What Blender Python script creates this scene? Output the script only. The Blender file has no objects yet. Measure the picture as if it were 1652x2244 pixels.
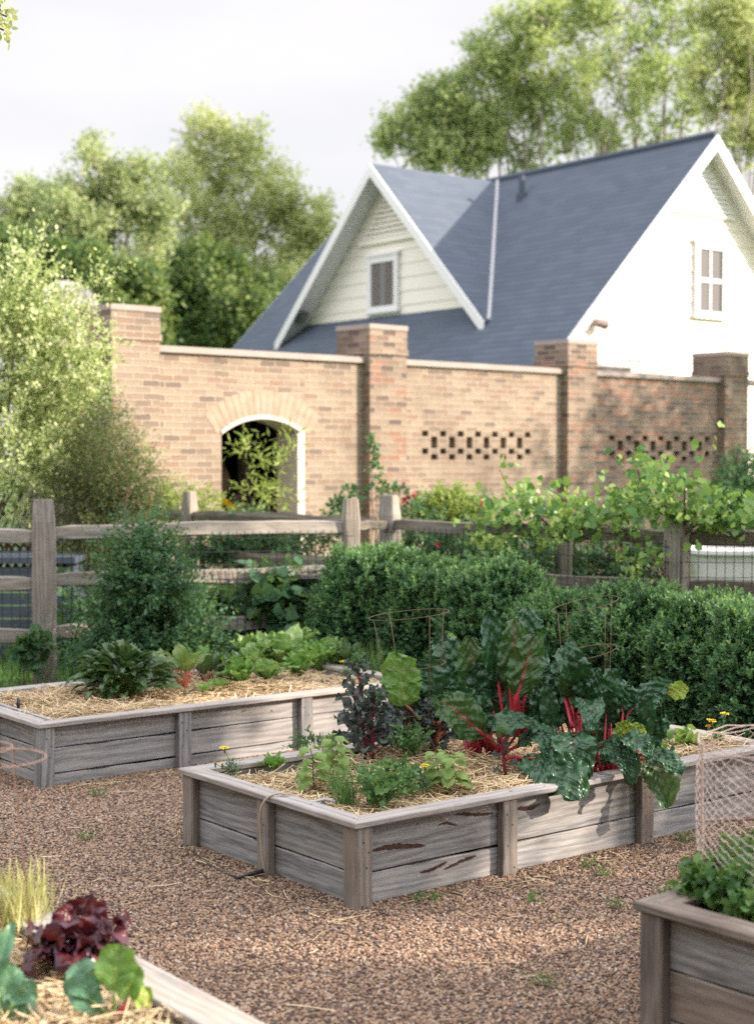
import bpy, math, random
import numpy as np
from mathutils import Vector, Matrix
sc = bpy.context.scene
C = sc.collection
R = math.radians
# ------------------------------------------------------------------ camera
CAMZ = 1.65
PITCH = math.atan(122/3345)
cam = bpy.data.cameras.new('camera'); camo = bpy.data.objects.new('camera', cam); C.objects.link(camo)
camo.location = (0, 0, CAMZ); camo.rotation_euler = (math.pi/2-PITCH, 0, 0)
cam.sensor_fit = 'HORIZONTAL'; cam.sensor_width = 36; cam.lens = 36*3345/1652
cam.clip_start = .05; cam.clip_end = 900
cam.dof.use_dof = True; cam.dof.focus_distance = 6.3; cam.dof.aperture_fstop = 3.3
sc.camera = camo
# ------------------------------------------------------------------ light
SUN_AZ, SUN_EL = 96, 23           # azimuth clockwise from +Y, elevation
sdir = Vector((math.sin(R(SUN_AZ))*math.cos(R(SUN_EL)), math.cos(R(SUN_AZ))*math.cos(R(SUN_EL)), math.sin(R(SUN_EL))))
sun = bpy.data.lights.new('sun', 'SUN'); suno = bpy.data.objects.new('sun', sun); C.objects.link(suno)
sun.energy = 5.0; sun.angle = R(.6); sun.color = (1, .85, .69)
suno.rotation_euler = sdir.to_track_quat('Z', 'Y').to_euler(); suno.location = (20, 0, 15)
wd = bpy.data.worlds.new('World'); sc.world = wd; wd.use_nodes = True
nt = wd.node_tree; nt.nodes.clear()
wo = nt.nodes.new('ShaderNodeOutputWorld'); bg = nt.nodes.new('ShaderNodeBackground')
sky = nt.nodes.new('ShaderNodeTexSky'); sky.sky_type = 'NISHITA'; sky.sun_disc = False
sky.sun_elevation = R(SUN_EL); sky.sun_rotation = R(SUN_AZ); sky.air_density = 1.0; sky.dust_density = 1.5
tc = nt.nodes.new('ShaderNodeTexCoord'); mp = nt.nodes.new('ShaderNodeMapping'); mp.inputs['Scale'].default_value = (1, 1, 2.6)
cn = nt.nodes.new('ShaderNodeTexNoise'); cn.inputs['Scale'].default_value = 2.2; cn.inputs['Detail'].default_value = 5
cr = nt.nodes.new('ShaderNodeMapRange'); cr.inputs['From Min'].default_value = .3; cr.inputs['From Max'].default_value = .65
cr.inputs['To Min'].default_value = .65; cr.inputs['To Max'].default_value = .96
mx = nt.nodes.new('ShaderNodeMix'); mx.data_type = 'RGBA'
mx.inputs['B'].default_value = (7.5, 7.35, 7.45, 1)          # thin bright cloud veil
L = nt.links.new
L(tc.outputs['Generated'], mp.inputs['Vector']); L(mp.outputs[0], cn.inputs['Vector']); L(cn.outputs['Fac'], cr.inputs['Value'])
sep = nt.nodes.new('ShaderNodeSeparateXYZ'); L(tc.outputs['Generated'], sep.inputs[0])   # sky raised overhead and to both sides, outside the view, as added fill light
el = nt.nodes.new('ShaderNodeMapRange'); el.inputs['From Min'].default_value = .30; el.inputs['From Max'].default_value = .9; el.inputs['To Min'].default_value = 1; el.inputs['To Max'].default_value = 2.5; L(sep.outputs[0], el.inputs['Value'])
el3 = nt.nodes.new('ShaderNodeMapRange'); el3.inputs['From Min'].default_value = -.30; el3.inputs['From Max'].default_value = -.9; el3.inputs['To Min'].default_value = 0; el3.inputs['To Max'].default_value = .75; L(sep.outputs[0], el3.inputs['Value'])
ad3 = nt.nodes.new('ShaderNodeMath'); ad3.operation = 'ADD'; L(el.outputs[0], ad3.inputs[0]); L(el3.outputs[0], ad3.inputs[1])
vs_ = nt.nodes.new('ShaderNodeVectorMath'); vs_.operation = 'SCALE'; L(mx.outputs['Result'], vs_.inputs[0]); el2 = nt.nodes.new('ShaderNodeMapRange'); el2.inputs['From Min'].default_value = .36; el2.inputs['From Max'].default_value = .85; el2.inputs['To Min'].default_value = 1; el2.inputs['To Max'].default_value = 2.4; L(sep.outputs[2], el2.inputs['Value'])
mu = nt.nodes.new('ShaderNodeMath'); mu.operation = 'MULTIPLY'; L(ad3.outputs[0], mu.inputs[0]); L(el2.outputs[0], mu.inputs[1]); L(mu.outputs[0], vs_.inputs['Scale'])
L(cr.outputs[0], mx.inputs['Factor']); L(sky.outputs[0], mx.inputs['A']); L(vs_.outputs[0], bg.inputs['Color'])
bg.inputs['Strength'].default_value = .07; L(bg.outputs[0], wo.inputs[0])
sc.view_settings.view_transform = 'Standard'; sc.view_settings.look = 'None'
sc.view_settings.exposure = 1.0; sc.view_settings.gamma = 1
sc.cycles.max_bounces = 6; sc.cycles.diffuse_bounces = 3; sc.cycles.transmission_bounces = 4; sc.cycles.transparent_max_bounces = 6
sc.cycles.caustics_reflective = False; sc.cycles.caustics_refractive = False; sc.cycles.use_denoising = False
try: sc.cycles.sample_clamp_indirect = 6
except Exception: pass
rng = np.random.default_rng(7); random.seed(7)

# ------------------------------------------------------------------ pixel helpers (reference frame 1652 wide)
cp, sp = math.cos(PITCH), math.sin(PITCH)
def ray(px, py):
    a, b = (px-826)/3345, -(py-1122)/3345
    return Vector((a, cp+b*sp, -sp+b*cp))
def at(px, py, Y):
    r = ray(px, py); return Vector((0, 0, CAMZ)) + r*(Y/r.y)
def onz(px, py, z):
    r = ray(px, py); return Vector((0, 0, CAMZ)) + r*((z-CAMZ)/r.z)
def hit(px, py, p, n):
    r = ray(px, py); o = Vector((0, 0, CAMZ)); return o + r*((Vector(p)-o).dot(n)/r.dot(n))
# ------------------------------------------------------------------ object helpers
WM = {}
def tag(o, label=None, cat=None, group=None, kind=None):
    if label: o['label'] = label
    if cat: o['category'] = cat
    if group: o['group'] = group
    if kind: o['kind'] = kind
    return o
def thing(name, label, cat, loc=(0, 0, 0), rotz=0, group=None):
    o = bpy.data.objects.new(name, None); C.objects.link(o); o.empty_display_size = .1
    o.location = loc; o.rotation_euler = (0, 0, rotz); tag(o, label, cat, group)
    WM[o.name] = Matrix.Translation(loc) @ Matrix.Rotation(rotz, 4, 'Z')
    return o
def _obj(name, me, mat, parent, smooth):
    if mat:
        for m in (mat if isinstance(mat, (list, tuple)) else [mat]): me.materials.append(m)
    if smooth: me.shade_smooth()
    o = bpy.data.objects.new(name, me); C.objects.link(o)
    if parent: o.parent = parent; WM[o.name] = WM[parent.name].copy()
    else: WM[o.name] = Matrix.Identity(4)
    return o
def loc_verts(V, parent):
    V = np.asarray(V, dtype=np.float64).reshape(-1, 3)
    if parent is None: return V
    M = np.array(WM[parent.name].inverted()); return V @ M[:3, :3].T + M[:3, 3]
def build(name, V, F, mat, parent=None, smooth=False, uv=None, midx=None):
    V = loc_verts(V, parent); me = bpy.data.meshes.new(name)
    me.from_pydata([tuple(v) for v in V], [], F)
    if uv is not None:
        ul = me.uv_layers.new(name='UVMap'); ul.data.foreach_set('uv', np.asarray(uv, dtype=np.float32).ravel())
    if midx is not None: me.polygons.foreach_set('material_index', midx)
    me.update(); return _obj(name, me, mat, parent, smooth)
def polys(name, V, k, mat, parent=None, smooth=False):
    """V (n*k,3): n separate k-gons (leaves)"""
    V = loc_verts(V, parent); n = len(V)//k; me = bpy.data.meshes.new(name)
    me.vertices.add(n*k); me.vertices.foreach_set('co', V[:n*k].astype(np.float32).ravel())
    me.loops.add(n*k); me.loops.foreach_set('vertex_index', np.arange(n*k, dtype=np.int32))
    me.polygons.add(n); me.polygons.foreach_set('loop_start', np.arange(0, n*k, k, dtype=np.int32))
    me.update(calc_edges=True); me.validate(); return _obj(name, me, mat, parent, smooth)
class MB:
    def __init__(s): s.v = []; s.f = []; s.uv = []; s.m = []
    def box(s, o, ax, ay, az, mi=0):
        """o corner, ax/ay/az edge vectors; uv in metres"""
        o, ax, ay, az = Vector(o), Vector(ax), Vector(ay), Vector(az); b = len(s.v)
        for k in range(8): s.v.append(tuple(o+ax*(k & 1)+ay*((k >> 1) & 1)+az*((k >> 2) & 1)))
        lx, ly, lz = ax.length, ay.length, az.length
        for f, (p, q) in (((0, 2, 3, 1), 'yx'), ((4, 5, 7, 6), 'xy'), ((0, 1, 5, 4), 'xz'), ((2, 6, 7, 3), 'zx'), ((0, 4, 6, 2), 'zy'), ((1, 3, 7, 5), 'yz')):
            s.f.append([b+i for i in f]); s.m.append(mi)
            for i in f:
                c = {'x': (i & 1)*lx, 'y': ((i >> 1) & 1)*ly, 'z': ((i >> 2) & 1)*lz}
                pp = [a for a in 'xyz' if a in (p, q)]
                if 'z' in pp: s.uv.append((c[pp[0]]+(o.x*7 % 3), c['z']+o.z))
                else: s.uv.append((c['x'], c['y']))
        return s
    def tube(s, pts, r, n=6, mi=0, cap=True):
        pts = [Vector(p) for p in pts]; b = len(s.v); m = len(pts)
        rs = r if isinstance(r, (list, tuple)) else [r]*m
        t0 = (pts[1]-pts[0]).normalized(); up = Vector((0, 0, 1)) if abs(t0.z) < .9 else Vector((1, 0, 0))
        a = t0.cross(up).normalized()
        for i, p in enumerate(pts):
            t = (pts[min(i+1, m-1)]-pts[max(i-1, 0)]).normalized(); a = (a-t*a.dot(t)).normalized(); c = t.cross(a)
            for j in range(n):
                an = 2*math.pi*j/n; s.v.append(tuple(p+(a*math.cos(an)+c*math.sin(an))*rs[i]))
        for i in range(m-1):
            for j in range(n):
                k = (j+1) % n; f = [b+i*n+j, b+i*n+k, b+(i+1)*n+k, b+(i+1)*n+j]; s.f.append(f); s.m.append(mi)
                s.uv += [(j/n, i/m), ((j+1)/n, i/m), ((j+1)/n, (i+1)/m), (j/n, (i+1)/m)]
        if cap:
            for base, fl in ((b, True), (b+(m-1)*n, False)):
                f = [base+j for j in range(n)]; f = f[::-1] if fl else f
                s.f.append(f); s.m.append(mi); s.uv += [(0, 0)]*n
        return s
    def poly(s, pts, uv=None, mi=0):
        b = len(s.v); s.v += [tuple(p) for p in pts]; s.f.append(list(range(b, b+len(pts)))); s.m.append(mi)
        s.uv += uv if uv else [(p[0], p[1]) for p in pts]; return s
    def prism(s, pts, off, mi=0, uvf=None):
        """closed prism: polygon pts extruded by off"""
        off = Vector(off); pts = [Vector(p) for p in pts]; n = len(pts)
        uvf = uvf or (lambda p: (p.x, p.z))
        top = [p+off for p in pts]
        s.poly(pts, [uvf(p) for p in pts], mi); s.poly(top[::-1], [uvf(p) for p in top[::-1]], mi)
        for i in range(n):
            j = (i+1) % n; q = [pts[j], pts[i], top[i], top[j]]; s.poly(q, [uvf(p) for p in q], mi)
        return s
    def build(s, name, mat, parent=None, smooth=False):
        return build(name, s.v, s.f, mat, parent, smooth, s.uv, s.m)
# ------------------------------------------------------------------ material helpers
def newmat(name):
    m = bpy.data.materials.new(name); m.use_nodes = True; n = m.node_tree; n.nodes.clear()
    out = n.nodes.new('ShaderNodeOutputMaterial'); p = n.nodes.new('ShaderNodeBsdfPrincipled'); n.links.new(p.outputs[0], out.inputs[0])
    return m, n, p, out
def N(n, t, **kw):
    o = n.nodes.new('ShaderNode'+t)
    for k, v in kw.items():
        if k in o.inputs.keys(): o.inputs[k].default_value = v
        else: setattr(o, k, v)
    return o
def math_(n, op, a, b=None, c=None, clamp=False):
    o = n.nodes.new('ShaderNodeMath'); o.operation = op; o.use_clamp = clamp
    for i, x in enumerate((a, b, c)):
        if x is None: continue
        if isinstance(x, (int, float)): o.inputs[i].default_value = x
        else: n.links.new(x, o.inputs[i])
    return o.outputs[0]
def mix(n, f, a, b, bt='MIX'):
    o = n.nodes.new('ShaderNodeMix'); o.data_type = 'RGBA'; o.blend_type = bt
    for k, x in (('Factor', f), ('A', a), ('B', b)):
        if isinstance(x, (int, float)): o.inputs[k].default_value = x
        elif isinstance(x, tuple): o.inputs[k].default_value = (*x[:3], 1)
        else: n.links.new(x, o.inputs[k])
    return o.outputs['Result']
def ramp(n, f, stops, interp='LINEAR'):
    o = n.nodes.new('ShaderNodeValToRGB'); o.color_ramp.interpolation = interp; e = o.color_ramp.elements
    while len(e) < len(stops): e.new(.5)
    for i, (p, c) in enumerate(stops): e[i].position = p; e[i].color = (*c, 1)
    n.links.new(f, o.inputs[0]); return o.outputs[0]
def bump(n, h, s, d, p):
    b = N(n, 'Bump'); b.inputs['Strength'].default_value = s; b.inputs['Distance'].default_value = d
    n.links.new(h, b.inputs['Height']); n.links.new(b.outputs[0], p.inputs['Normal'])
def plain(name, col, rough=.6, var=.15, scale=8, metal=0, bmp=.0):
    m, n, p, o = newmat(name); t = N(n, 'TexCoord'); z = N(n, 'TexNoise', Scale=scale, Detail=5.0); n.links.new(t.outputs['Object'], z.inputs['Vector'])
    c = mix(n, z.outputs['Fac'], tuple(x*(1-var) for x in col), tuple(min(1, x*(1+var)) for x in col))
    n.links.new(c, p.inputs['Base Color']); p.inputs['Roughness'].default_value = rough; p.inputs['Metallic'].default_value = metal
    if bmp: bump(n, z.outputs['Fac'], bmp, .01, p)
    return m
def wood(name, cols, warm=(.33, .24, .17), warmf=.3, stretch=1.0, moss=0, dark=1.0):
    """weathered board, grain along local X"""
    m, n, p, o = newmat(name); t = N(n, 'TexCoord'); oi = N(n, 'ObjectInfo')
    off = N(n, 'VectorMath', operation='SCALE'); n.links.new(oi.outputs['Random'], off.inputs['Scale']); off.inputs[0].default_value = (37, 19, 11)
    add = N(n, 'VectorMath', operation='ADD'); n.links.new(t.outputs['Object'], add.inputs[0]); n.links.new(off.outputs[0], add.inputs[1])
    def ns(sx, sy, det, dist=0):
        mpp = N(n, 'Mapping'); mpp.inputs['Scale'].default_value = (sx*stretch, sy, sy); n.links.new(add.outputs[0], mpp.inputs['Vector'])
        z = N(n, 'TexNoise', Scale=1.0, Detail=det, Roughness=.65, Distortion=dist); n.links.new(mpp.outputs[0], z.inputs['Vector']); return z.outputs['Fac']
    big, mid, fine = ns(1.7, 7, 4), ns(2.2, 55, 5, 1.2), ns(9, 330, 3)
    vor = N(n, 'TexVoronoi', Scale=1.0); mpv = N(n, 'Mapping'); mpv.inputs['Scale'].default_value = (2.0, 4.6, .4)
    n.links.new(add.outputs[0], mpv.inputs['Vector']); n.links.new(mpv.outputs[0], vor.inputs['Vector'])
    knot = math_(n, 'SUBTRACT', 1, math_(n, 'MULTIPLY', vor.outputs['Distance'], 9), clamp=True)
    kr = math_(n, 'SINE', math_(n, 'MULTIPLY', vor.outputs['Distance'], 90))
    wv = N(n, 'TexWave', Scale=1.0, Distortion=14.0, Detail=5.0); wv.bands_direction = 'Y'; wv.inputs['Detail Scale'].default_value = .8; mpw = N(n, 'Mapping'); mpw.inputs['Scale'].default_value = (1.6*stretch, 9, 9); n.links.new(add.outputs[0], mpw.inputs['Vector']); n.links.new(mpw.outputs[0], wv.inputs['Vector'])
    g = math_(n, 'ADD', math_(n, 'MULTIPLY', mid, .48), math_(n, 'MULTIPLY', fine, .40)); g = math_(n, 'ADD', g, math_(n, 'MULTIPLY', wv.outputs['Fac'], .12))
    c = ramp(n, g, [(.3, cols[0]), (.46, cols[1]), (.62, cols[2])])
    c = mix(n, math_(n, 'MULTIPLY', math_(n, 'SUBTRACT', big, .42, clamp=True), 4*warmf, clamp=True), c, warm)
    c = mix(n, math_(n, 'MULTIPLY', math_(n, 'MULTIPLY', knot, math_(n, 'ADD', .8, math_(n, 'MULTIPLY', kr, .2))), .75), c, (.055, .045, .04))
    if moss:
        mm = ns(5, 9, 6); c = mix(n, math_(n, 'MULTIPLY', math_(n, 'SUBTRACT', mm, .5, clamp=True), moss, clamp=True), c, (.10, .115, .06))
    st = ns(1.2, 2.5, 6)
    c = mix(n, math_(n, 'MULTIPLY', math_(n, 'SUBTRACT', st, .52, clamp=True), 3.0, clamp=True), c, tuple(x*.45*dark for x in cols[0]))
    n.links.new(c, p.inputs['Base Color']); p.inputs['Roughness'].default_value = .78; p.inputs['Specular IOR Level'].default_value = .3
    bump(n, math_(n, 'ADD', g, math_(n, 'MULTIPLY', knot, -.3)), .55, .004, p); return m
def leafmat(name, cols, rib=None, ribw=.10, veins=9, vein_s=.6, rough=.42, trans=.3, tcol=None, crinkle=1.0, spec=.5, edge=None):
    """big leaf with UV: u across, v along"""
    m, n, p, o = newmat(name); uv = N(n, 'UVMap'); sx = N(n, 'SeparateXYZ'); n.links.new(uv.outputs[0], sx.inputs[0])
    u = math_(n, 'MULTIPLY', math_(n, 'ABSOLUTE', math_(n, 'SUBTRACT', sx.outputs[0], .5)), 2); v = sx.outputs[1]
    t = N(n, 'TexCoord'); z = N(n, 'TexNoise', Scale=14.0, Detail=5.0); n.links.new(t.outputs['Object'], z.inputs['Vector'])
    isl = N(n, 'NewGeometry'); f = math_(n, 'ADD', math_(n, 'MULTIPLY', z.outputs['Fac'], .6), math_(n, 'MULTIPLY', isl.outputs['Random Per Island'], .4))
    c = ramp(n, f, [(.25, cols[0]), (.5, cols[1]), (.75, cols[2])])
    ribm = math_(n, 'MULTIPLY', math_(n, 'SUBTRACT', math_(n, 'MULTIPLY', math_(n, 'SUBTRACT', 1.08, v), ribw), u), 26, clamp=True)
    dz = math_(n, 'MULTIPLY', math_(n, 'SUBTRACT', z.outputs['Fac'], .5), .12)
    ph = math_(n, 'FRACT', math_(n, 'MULTIPLY', math_(n, 'ADD', math_(n, 'SUBTRACT', v, math_(n, 'MULTIPLY', u, .30)), dz), veins))
    vd = math_(n, 'ABSOLUTE', math_(n, 'SUBTRACT', ph, .5))
    vm = math_(n, 'SUBTRACT', 1, math_(n, 'MULTIPLY', vd, 9), clamp=True)
    vm = math_(n, 'MULTIPLY', vm, math_(n, 'SUBTRACT', 1.05, u, clamp=True))
    if rib: c = mix(n, math_(n, 'MULTIPLY', vm, vein_s), c, rib); c = mix(n, ribm, c, rib)
    if edge: c = mix(n, math_(n, 'MULTIPLY', math_(n, 'SUBTRACT', u, .62, clamp=True), 2.2, clamp=True), c, edge)
    n.links.new(c, p.inputs['Base Color']); p.inputs['Roughness'].default_value = rough; p.inputs['Specular IOR Level'].default_value = spec
    vo = N(n, 'TexVoronoi', Scale=30.0); vo.feature = 'SMOOTH_F1'; n.links.new(t.outputs['Object'], vo.inputs['Vector'])
    h = math_(n, 'ADD', math_(n, 'MULTIPLY', vo.outputs['Distance'], -.55*crinkle), math_(n, 'MULTIPLY', vm, -.25))
    h = math_(n, 'ADD', h, math_(n, 'MULTIPLY', z.outputs['Fac'], .5))
    bump(n, h, .55, .016*crinkle+.002, p)
    tr = N(n, 'BsdfTranslucent'); n.links.new(mix(n, .35, c, tcol or (.25, .4, .06)), tr.inputs[0]); ms = N(n, 'MixShader'); ms.inputs[0].default_value = trans
    n.links.new(p.outputs[0], ms.inputs[1]); n.links.new(tr.outputs[0], ms.inputs[2]); n.links.new(ms.outputs[0], o.inputs[0]); return m
def tinyleaf(name, stops, trans=.4, rough=.55, tint=(.35, .5, .08), big=3.0):
    """foliage made of many small leaves; tone varies per leaf and per clump"""
    m, n, p, o = newmat(name); g = N(n, 'NewGeometry'); t = N(n, 'TexCoord'); z = N(n, 'TexNoise', Scale=big, Detail=3.0); n.links.new(t.outputs['Object'], z.inputs['Vector'])
    f = math_(n, 'ADD', math_(n, 'MULTIPLY', g.outputs['Random Per Island'], .6), math_(n, 'MULTIPLY', math_(n, 'SUBTRACT', z.outputs['Fac'], .25), .8))
    k = len(stops); c = ramp(n, f, [(.1+.8*i/(k-1), s) for i, s in enumerate(stops)])
    n.links.new(c, p.inputs['Base Color']); p.inputs['Roughness'].default_value = rough; p.inputs['Specular IOR Level'].default_value = .35
    tr = N(n, 'BsdfTranslucent'); n.links.new(mix(n, .4, c, tint), tr.inputs[0]); ms = N(n, 'MixShader'); ms.inputs[0].default_value = trans
    n.links.new(p.outputs[0], ms.inputs[1]); n.links.new(tr.outputs[0], ms.inputs[2]); n.links.new(ms.outputs[0], o.inputs[0]); return m
def brickmat(name, cols, mortar=(.50, .44, .35), bw=.205, rh=.067, soil=.25, jm=.009):
    m, n, p, o = newmat(name); uv = N(n, 'UVMap'); t = N(n, 'TexCoord')
    wob = N(n, 'TexNoise', Scale=2.3, Detail=3.0); n.links.new(t.outputs['Object'], wob.inputs['Vector'])
    sx = N(n, 'SeparateXYZ'); n.links.new(uv.outputs[0], sx.inputs[0])
    vv = math_(n, 'DIVIDE', math_(n, 'ADD', sx.outputs[1], math_(n, 'MULTIPLY', wob.outputs['Fac'], .02)), rh)
    row = math_(n, 'FLOOR', vv); fv = math_(n, 'FRACT', vv)
    uu = math_(n, 'ADD', math_(n, 'DIVIDE', math_(n, 'ADD', sx.outputs[0], 50), bw), math_(n, 'MULTIPLY', math_(n, 'MODULO', row, 2), .5))
    uu = math_(n, 'ADD', uu, math_(n, 'MULTIPLY', math_(n, 'SINE', math_(n, 'MULTIPLY', row, 12.9)), .09))
    col = math_(n, 'FLOOR', uu); fu = math_(n, 'FRACT', uu)
    cb = N(n, 'CombineXYZ'); n.links.new(col, cb.inputs[0]); n.links.new(row, cb.inputs[1])
    wn = N(n, 'TexWhiteNoise', noise_dimensions='2D'); n.links.new(cb.outputs[0], wn.inputs['Vector'])
    k = len(cols); c = ramp(n, wn.outputs['Value'], [(i/k, s) for i, s in enumerate(cols)], 'CONSTANT')
    fn = N(n, 'TexNoise', Scale=38.0, Detail=5.0); n.links.new(t.outputs['Object'], fn.inputs['Vector'])
    c = mix(n, math_(n, 'MULTIPLY', fn.outputs['Fac'], .45), c, (.13, .085, .06))
    def edge(f, w):
        d = math_(n, 'MINIMUM', f, math_(n, 'SUBTRACT', 1, f)); d = math_(n, 'ADD', d, math_(n, 'MULTIPLY', math_(n, 'SUBTRACT', fn.outputs['Fac'], .5), w*1.0))
        return math_(n, 'SUBTRACT', 1, math_(n, 'MULTIPLY', math_(n, 'SUBTRACT', d, w*.6, clamp=True), 2.2/w, clamp=True), clamp=True)
    mm = math_(n, 'MAXIMUM', edge(fu, jm/bw*.9), edge(fv, jm/rh*.9))
    c = mix(n, mm, c, mortar)
    sn = N(n, 'TexNoise', Scale=1.1, Detail=6.0); n.links.new(t.outputs['Object'], sn.inputs['Vector'])
    c = mix(n, math_(n, 'MULTIPLY', math_(n, 'SUBTRACT', sn.outputs['Fac'], .5, clamp=True), 4*soil, clamp=True), c, (.13, .10, .08))
    n.links.new(c, p.inputs['Base Color']); p.inputs['Roughness'].default_value = .9; p.inputs['Specular IOR Level'].default_value = .2
    bump(n, math_(n, 'SUBTRACT', math_(n, 'MULTIPLY', fn.outputs['Fac'], .4), mm), .8, .012, p); return m

M = {}
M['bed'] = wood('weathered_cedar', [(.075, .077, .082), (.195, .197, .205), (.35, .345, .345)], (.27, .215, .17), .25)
M['bed_lit'] = wood('sunlit_cedar', [(.13, .132, .14), (.25, .25, .26), (.40, .39, .385)], (.36, .29, .235), .3)  # lighter, warmer copy of the bed wood, sunlight put into its colour
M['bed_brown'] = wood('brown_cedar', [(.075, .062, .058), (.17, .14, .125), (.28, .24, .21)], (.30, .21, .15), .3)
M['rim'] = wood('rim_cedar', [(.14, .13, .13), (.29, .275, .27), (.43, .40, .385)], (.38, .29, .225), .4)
M['post'] = wood('post_cedar', [(.08, .073, .07), (.185, .17, .16), (.30, .265, .24)], (.30, .20, .14), .5)
M['fence'] = wood('split_rail_wood', [(.11, .10, .09), (.25, .23, .21), (.40, .37, .33)], (.30, .225, .155), .35, stretch=.8)
M['fence_mossy'] = wood('mossy_rail_wood', [(.06, .055, .045), (.14, .125, .105), (.24, .215, .18)], (.19, .14, .09), .3, stretch=.8, moss=2)
M['nail'] = plain('rusty_nail', (.05, .035, .03), .6)
M['rot'] = plain('rotted_wood', (.06, .026, .016), .9, .6, 70, bmp=1.0)
M['black'] = plain('black_plastic', (.02, .022, .025), .35, .1)
M['hose'] = plain('tan_hose', (.42, .33, .25), .5, .1)
M['greypipe'] = plain('grey_irrigation_pipe', (.42, .42, .45), .5, .1)
M['wire'] = plain('rusty_wire', (.17, .10, .065), .6, .3, 30, .3)
M['copper'] = plain('copper_wire', (.42, .26, .20), .45, .1, 20, .2)
M['meshwire'] = plain('black_mesh_wire', (.03, .03, .032), .5, .1)
M['chicken'] = plain('pale_rusted_chicken_wire', (.52, .40, .36), .5, .2, 30, .2)
M['straw'] = None
M['stem_green'] = plain('green_stem', (.09, .16, .045), .5, .2)
M['twig'] = plain('brown_twig', (.13, .085, .055), .8, .3, 20)
M['bark'] = plain('grey_bark', (.30, .26, .215), .9, .4, 12, bmp=.8)
M['brick'] = brickmat('buff_brick', [(.33, .26, .20), (.30, .225, .175), (.36, .29, .225), (.28, .20, .155), (.34, .27, .21), (.24, .185, .15), (.31, .24, .19), (.19, .15, .13), (.35, .28, .22), (.30, .205, .16)], mortar=(.40, .345, .285), soil=.6)
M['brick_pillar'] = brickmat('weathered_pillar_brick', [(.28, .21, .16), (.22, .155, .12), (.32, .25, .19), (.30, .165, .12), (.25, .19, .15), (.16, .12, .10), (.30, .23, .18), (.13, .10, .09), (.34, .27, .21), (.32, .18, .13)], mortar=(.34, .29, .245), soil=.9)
M['brick_dark'] = brickmat('shaded_brown_brick', [(.27, .185, .14), (.18, .13, .105), (.33, .17, .12), (.24, .18, .145), (.14, .10, .085), (.30, .22, .17), (.34, .20, .145), (.20, .15, .13)], mortar=(.31, .27, .235), soil=.3)  # darker copy of the wall brick, with the right panels' shade in its colour
M['coping'] = plain('limestone_coping', (.34, .28, .265), .85, .2, 5, bmp=.4)
M['white'] = plain('white_trim_paint', (.80, .80, .80), .55, .03)
M['siding'] = plain('cream_siding', (.90, .85, .765), .6, .02, 1.5)
M['glass'] = None
M['soil'] = plain('dark_soil', (.06, .042, .03), .95, .4, 12, bmp=.8)
def strawmat(name, a, b, c):
    m, n, p, o = newmat(name); g = N(n, 'NewGeometry'); t = N(n, 'TexCoord'); z = N(n, 'TexNoise', Scale=9.0, Detail=3.0); n.links.new(t.outputs['Object'], z.inputs['Vector'])
    f = math_(n, 'ADD', math_(n, 'MULTIPLY', g.outputs['Random Per Island'], .75), math_(n, 'MULTIPLY', z.outputs['Fac'], .25))
    n.links.new(ramp(n, f, [(.1, a), (.45, b), (.9, c)]), p.inputs['Base Color']); p.inputs['Roughness'].default_value = .5; return m
M['straw'] = strawmat('dry_straw', (.36, .24, .13), (.66, .50, .30), (.82, .68, .46))
m, n, p, o = newmat('straw_mulch'); t = N(n, 'TexCoord'); z = N(n, 'TexNoise', Scale=60.0, Detail=6.0); n.links.new(t.outputs['Object'], z.inputs['Vector'])
n.links.new(ramp(n, z.outputs['Fac'], [(.35, (.13, .085, .05)), (.6, (.50, .37, .22))]), p.inputs['Base Color']); p.inputs['Roughness'].default_value = .9; bump(n, z.outputs['Fac'], 1, .02, p); M['mulch'] = m
# window glass: dark reflective
m, n, p, o = newmat('window_glass'); p.inputs['Base Color'].default_value = (.13, .12, .12, 1); p.inputs['Roughness'].default_value = .12; M['glass'] = m
# foliage
G = lambda *a, **k: tinyleaf(*a, **k)
M['box'] = G('boxwood_leaf', [(.014, .056, .032), (.042, .125, .060), (.095, .215, .09), (.18, .32, .125)], .2, .4)
M['boxtip'] = G('boxwood_new_growth', [(.08, .20, .075), (.15, .30, .10), (.27, .42, .15)], .28, .4)
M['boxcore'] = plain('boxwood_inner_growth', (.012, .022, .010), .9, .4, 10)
M['bush'] = G('bush_leaf', [(.018, .065, .034), (.042, .12, .056), (.10, .21, .085)], .3)
M['pale'] = G('pale_bush_leaf', [(.20, .28, .10), (.38, .46, .18), (.58, .63, .32), (.80, .80, .54)], .4)
M['redshrub'] = G('reddish_shrub_leaf', [(.025, .06, .028), (.06, .12, .045), (.15, .10, .05), (.14, .22, .08)], .35)
M['tree_yellow'] = G('yellow_green_tree_leaf', [(.20, .25, .10), (.40, .44, .19), (.58, .60, .30), (.74, .73, .44)], .5, big=.6)
M['tree_mid'] = G('mid_green_tree_leaf', [(.14, .20, .10), (.29, .35, .17), (.47, .51, .28), (.66, .67, .42)], .5, big=.6)
M['tree_dark'] = G('dark_green_tree_leaf', [(.025, .065, .03), (.055, .115, .04), (.13, .20, .06), (.28, .33, .10)], .35, big=.6)
M['tree_right'] = G('loose_tree_leaf', [(.14, .20, .10), (.30, .38, .16), (.50, .56, .25), (.70, .72, .40)], .55, big=.5)
M['vine'] = G('grape_vine_leaf', [(.03, .11, .035), (.09, .22, .05), (.22, .37, .08), (.46, .55, .17)], .38, .4, tint=(.40, .54, .08))
M['ivy'] = G('broad_shade_leaf', [(.03, .09, .05), (.06, .15, .07), (.12, .23, .11)], .35, .4)
M['bright'] = G('sunlit_herb_leaf', [(.16, .24, .05), (.28, .36, .09), (.42, .48, .16)], .45)
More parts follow.
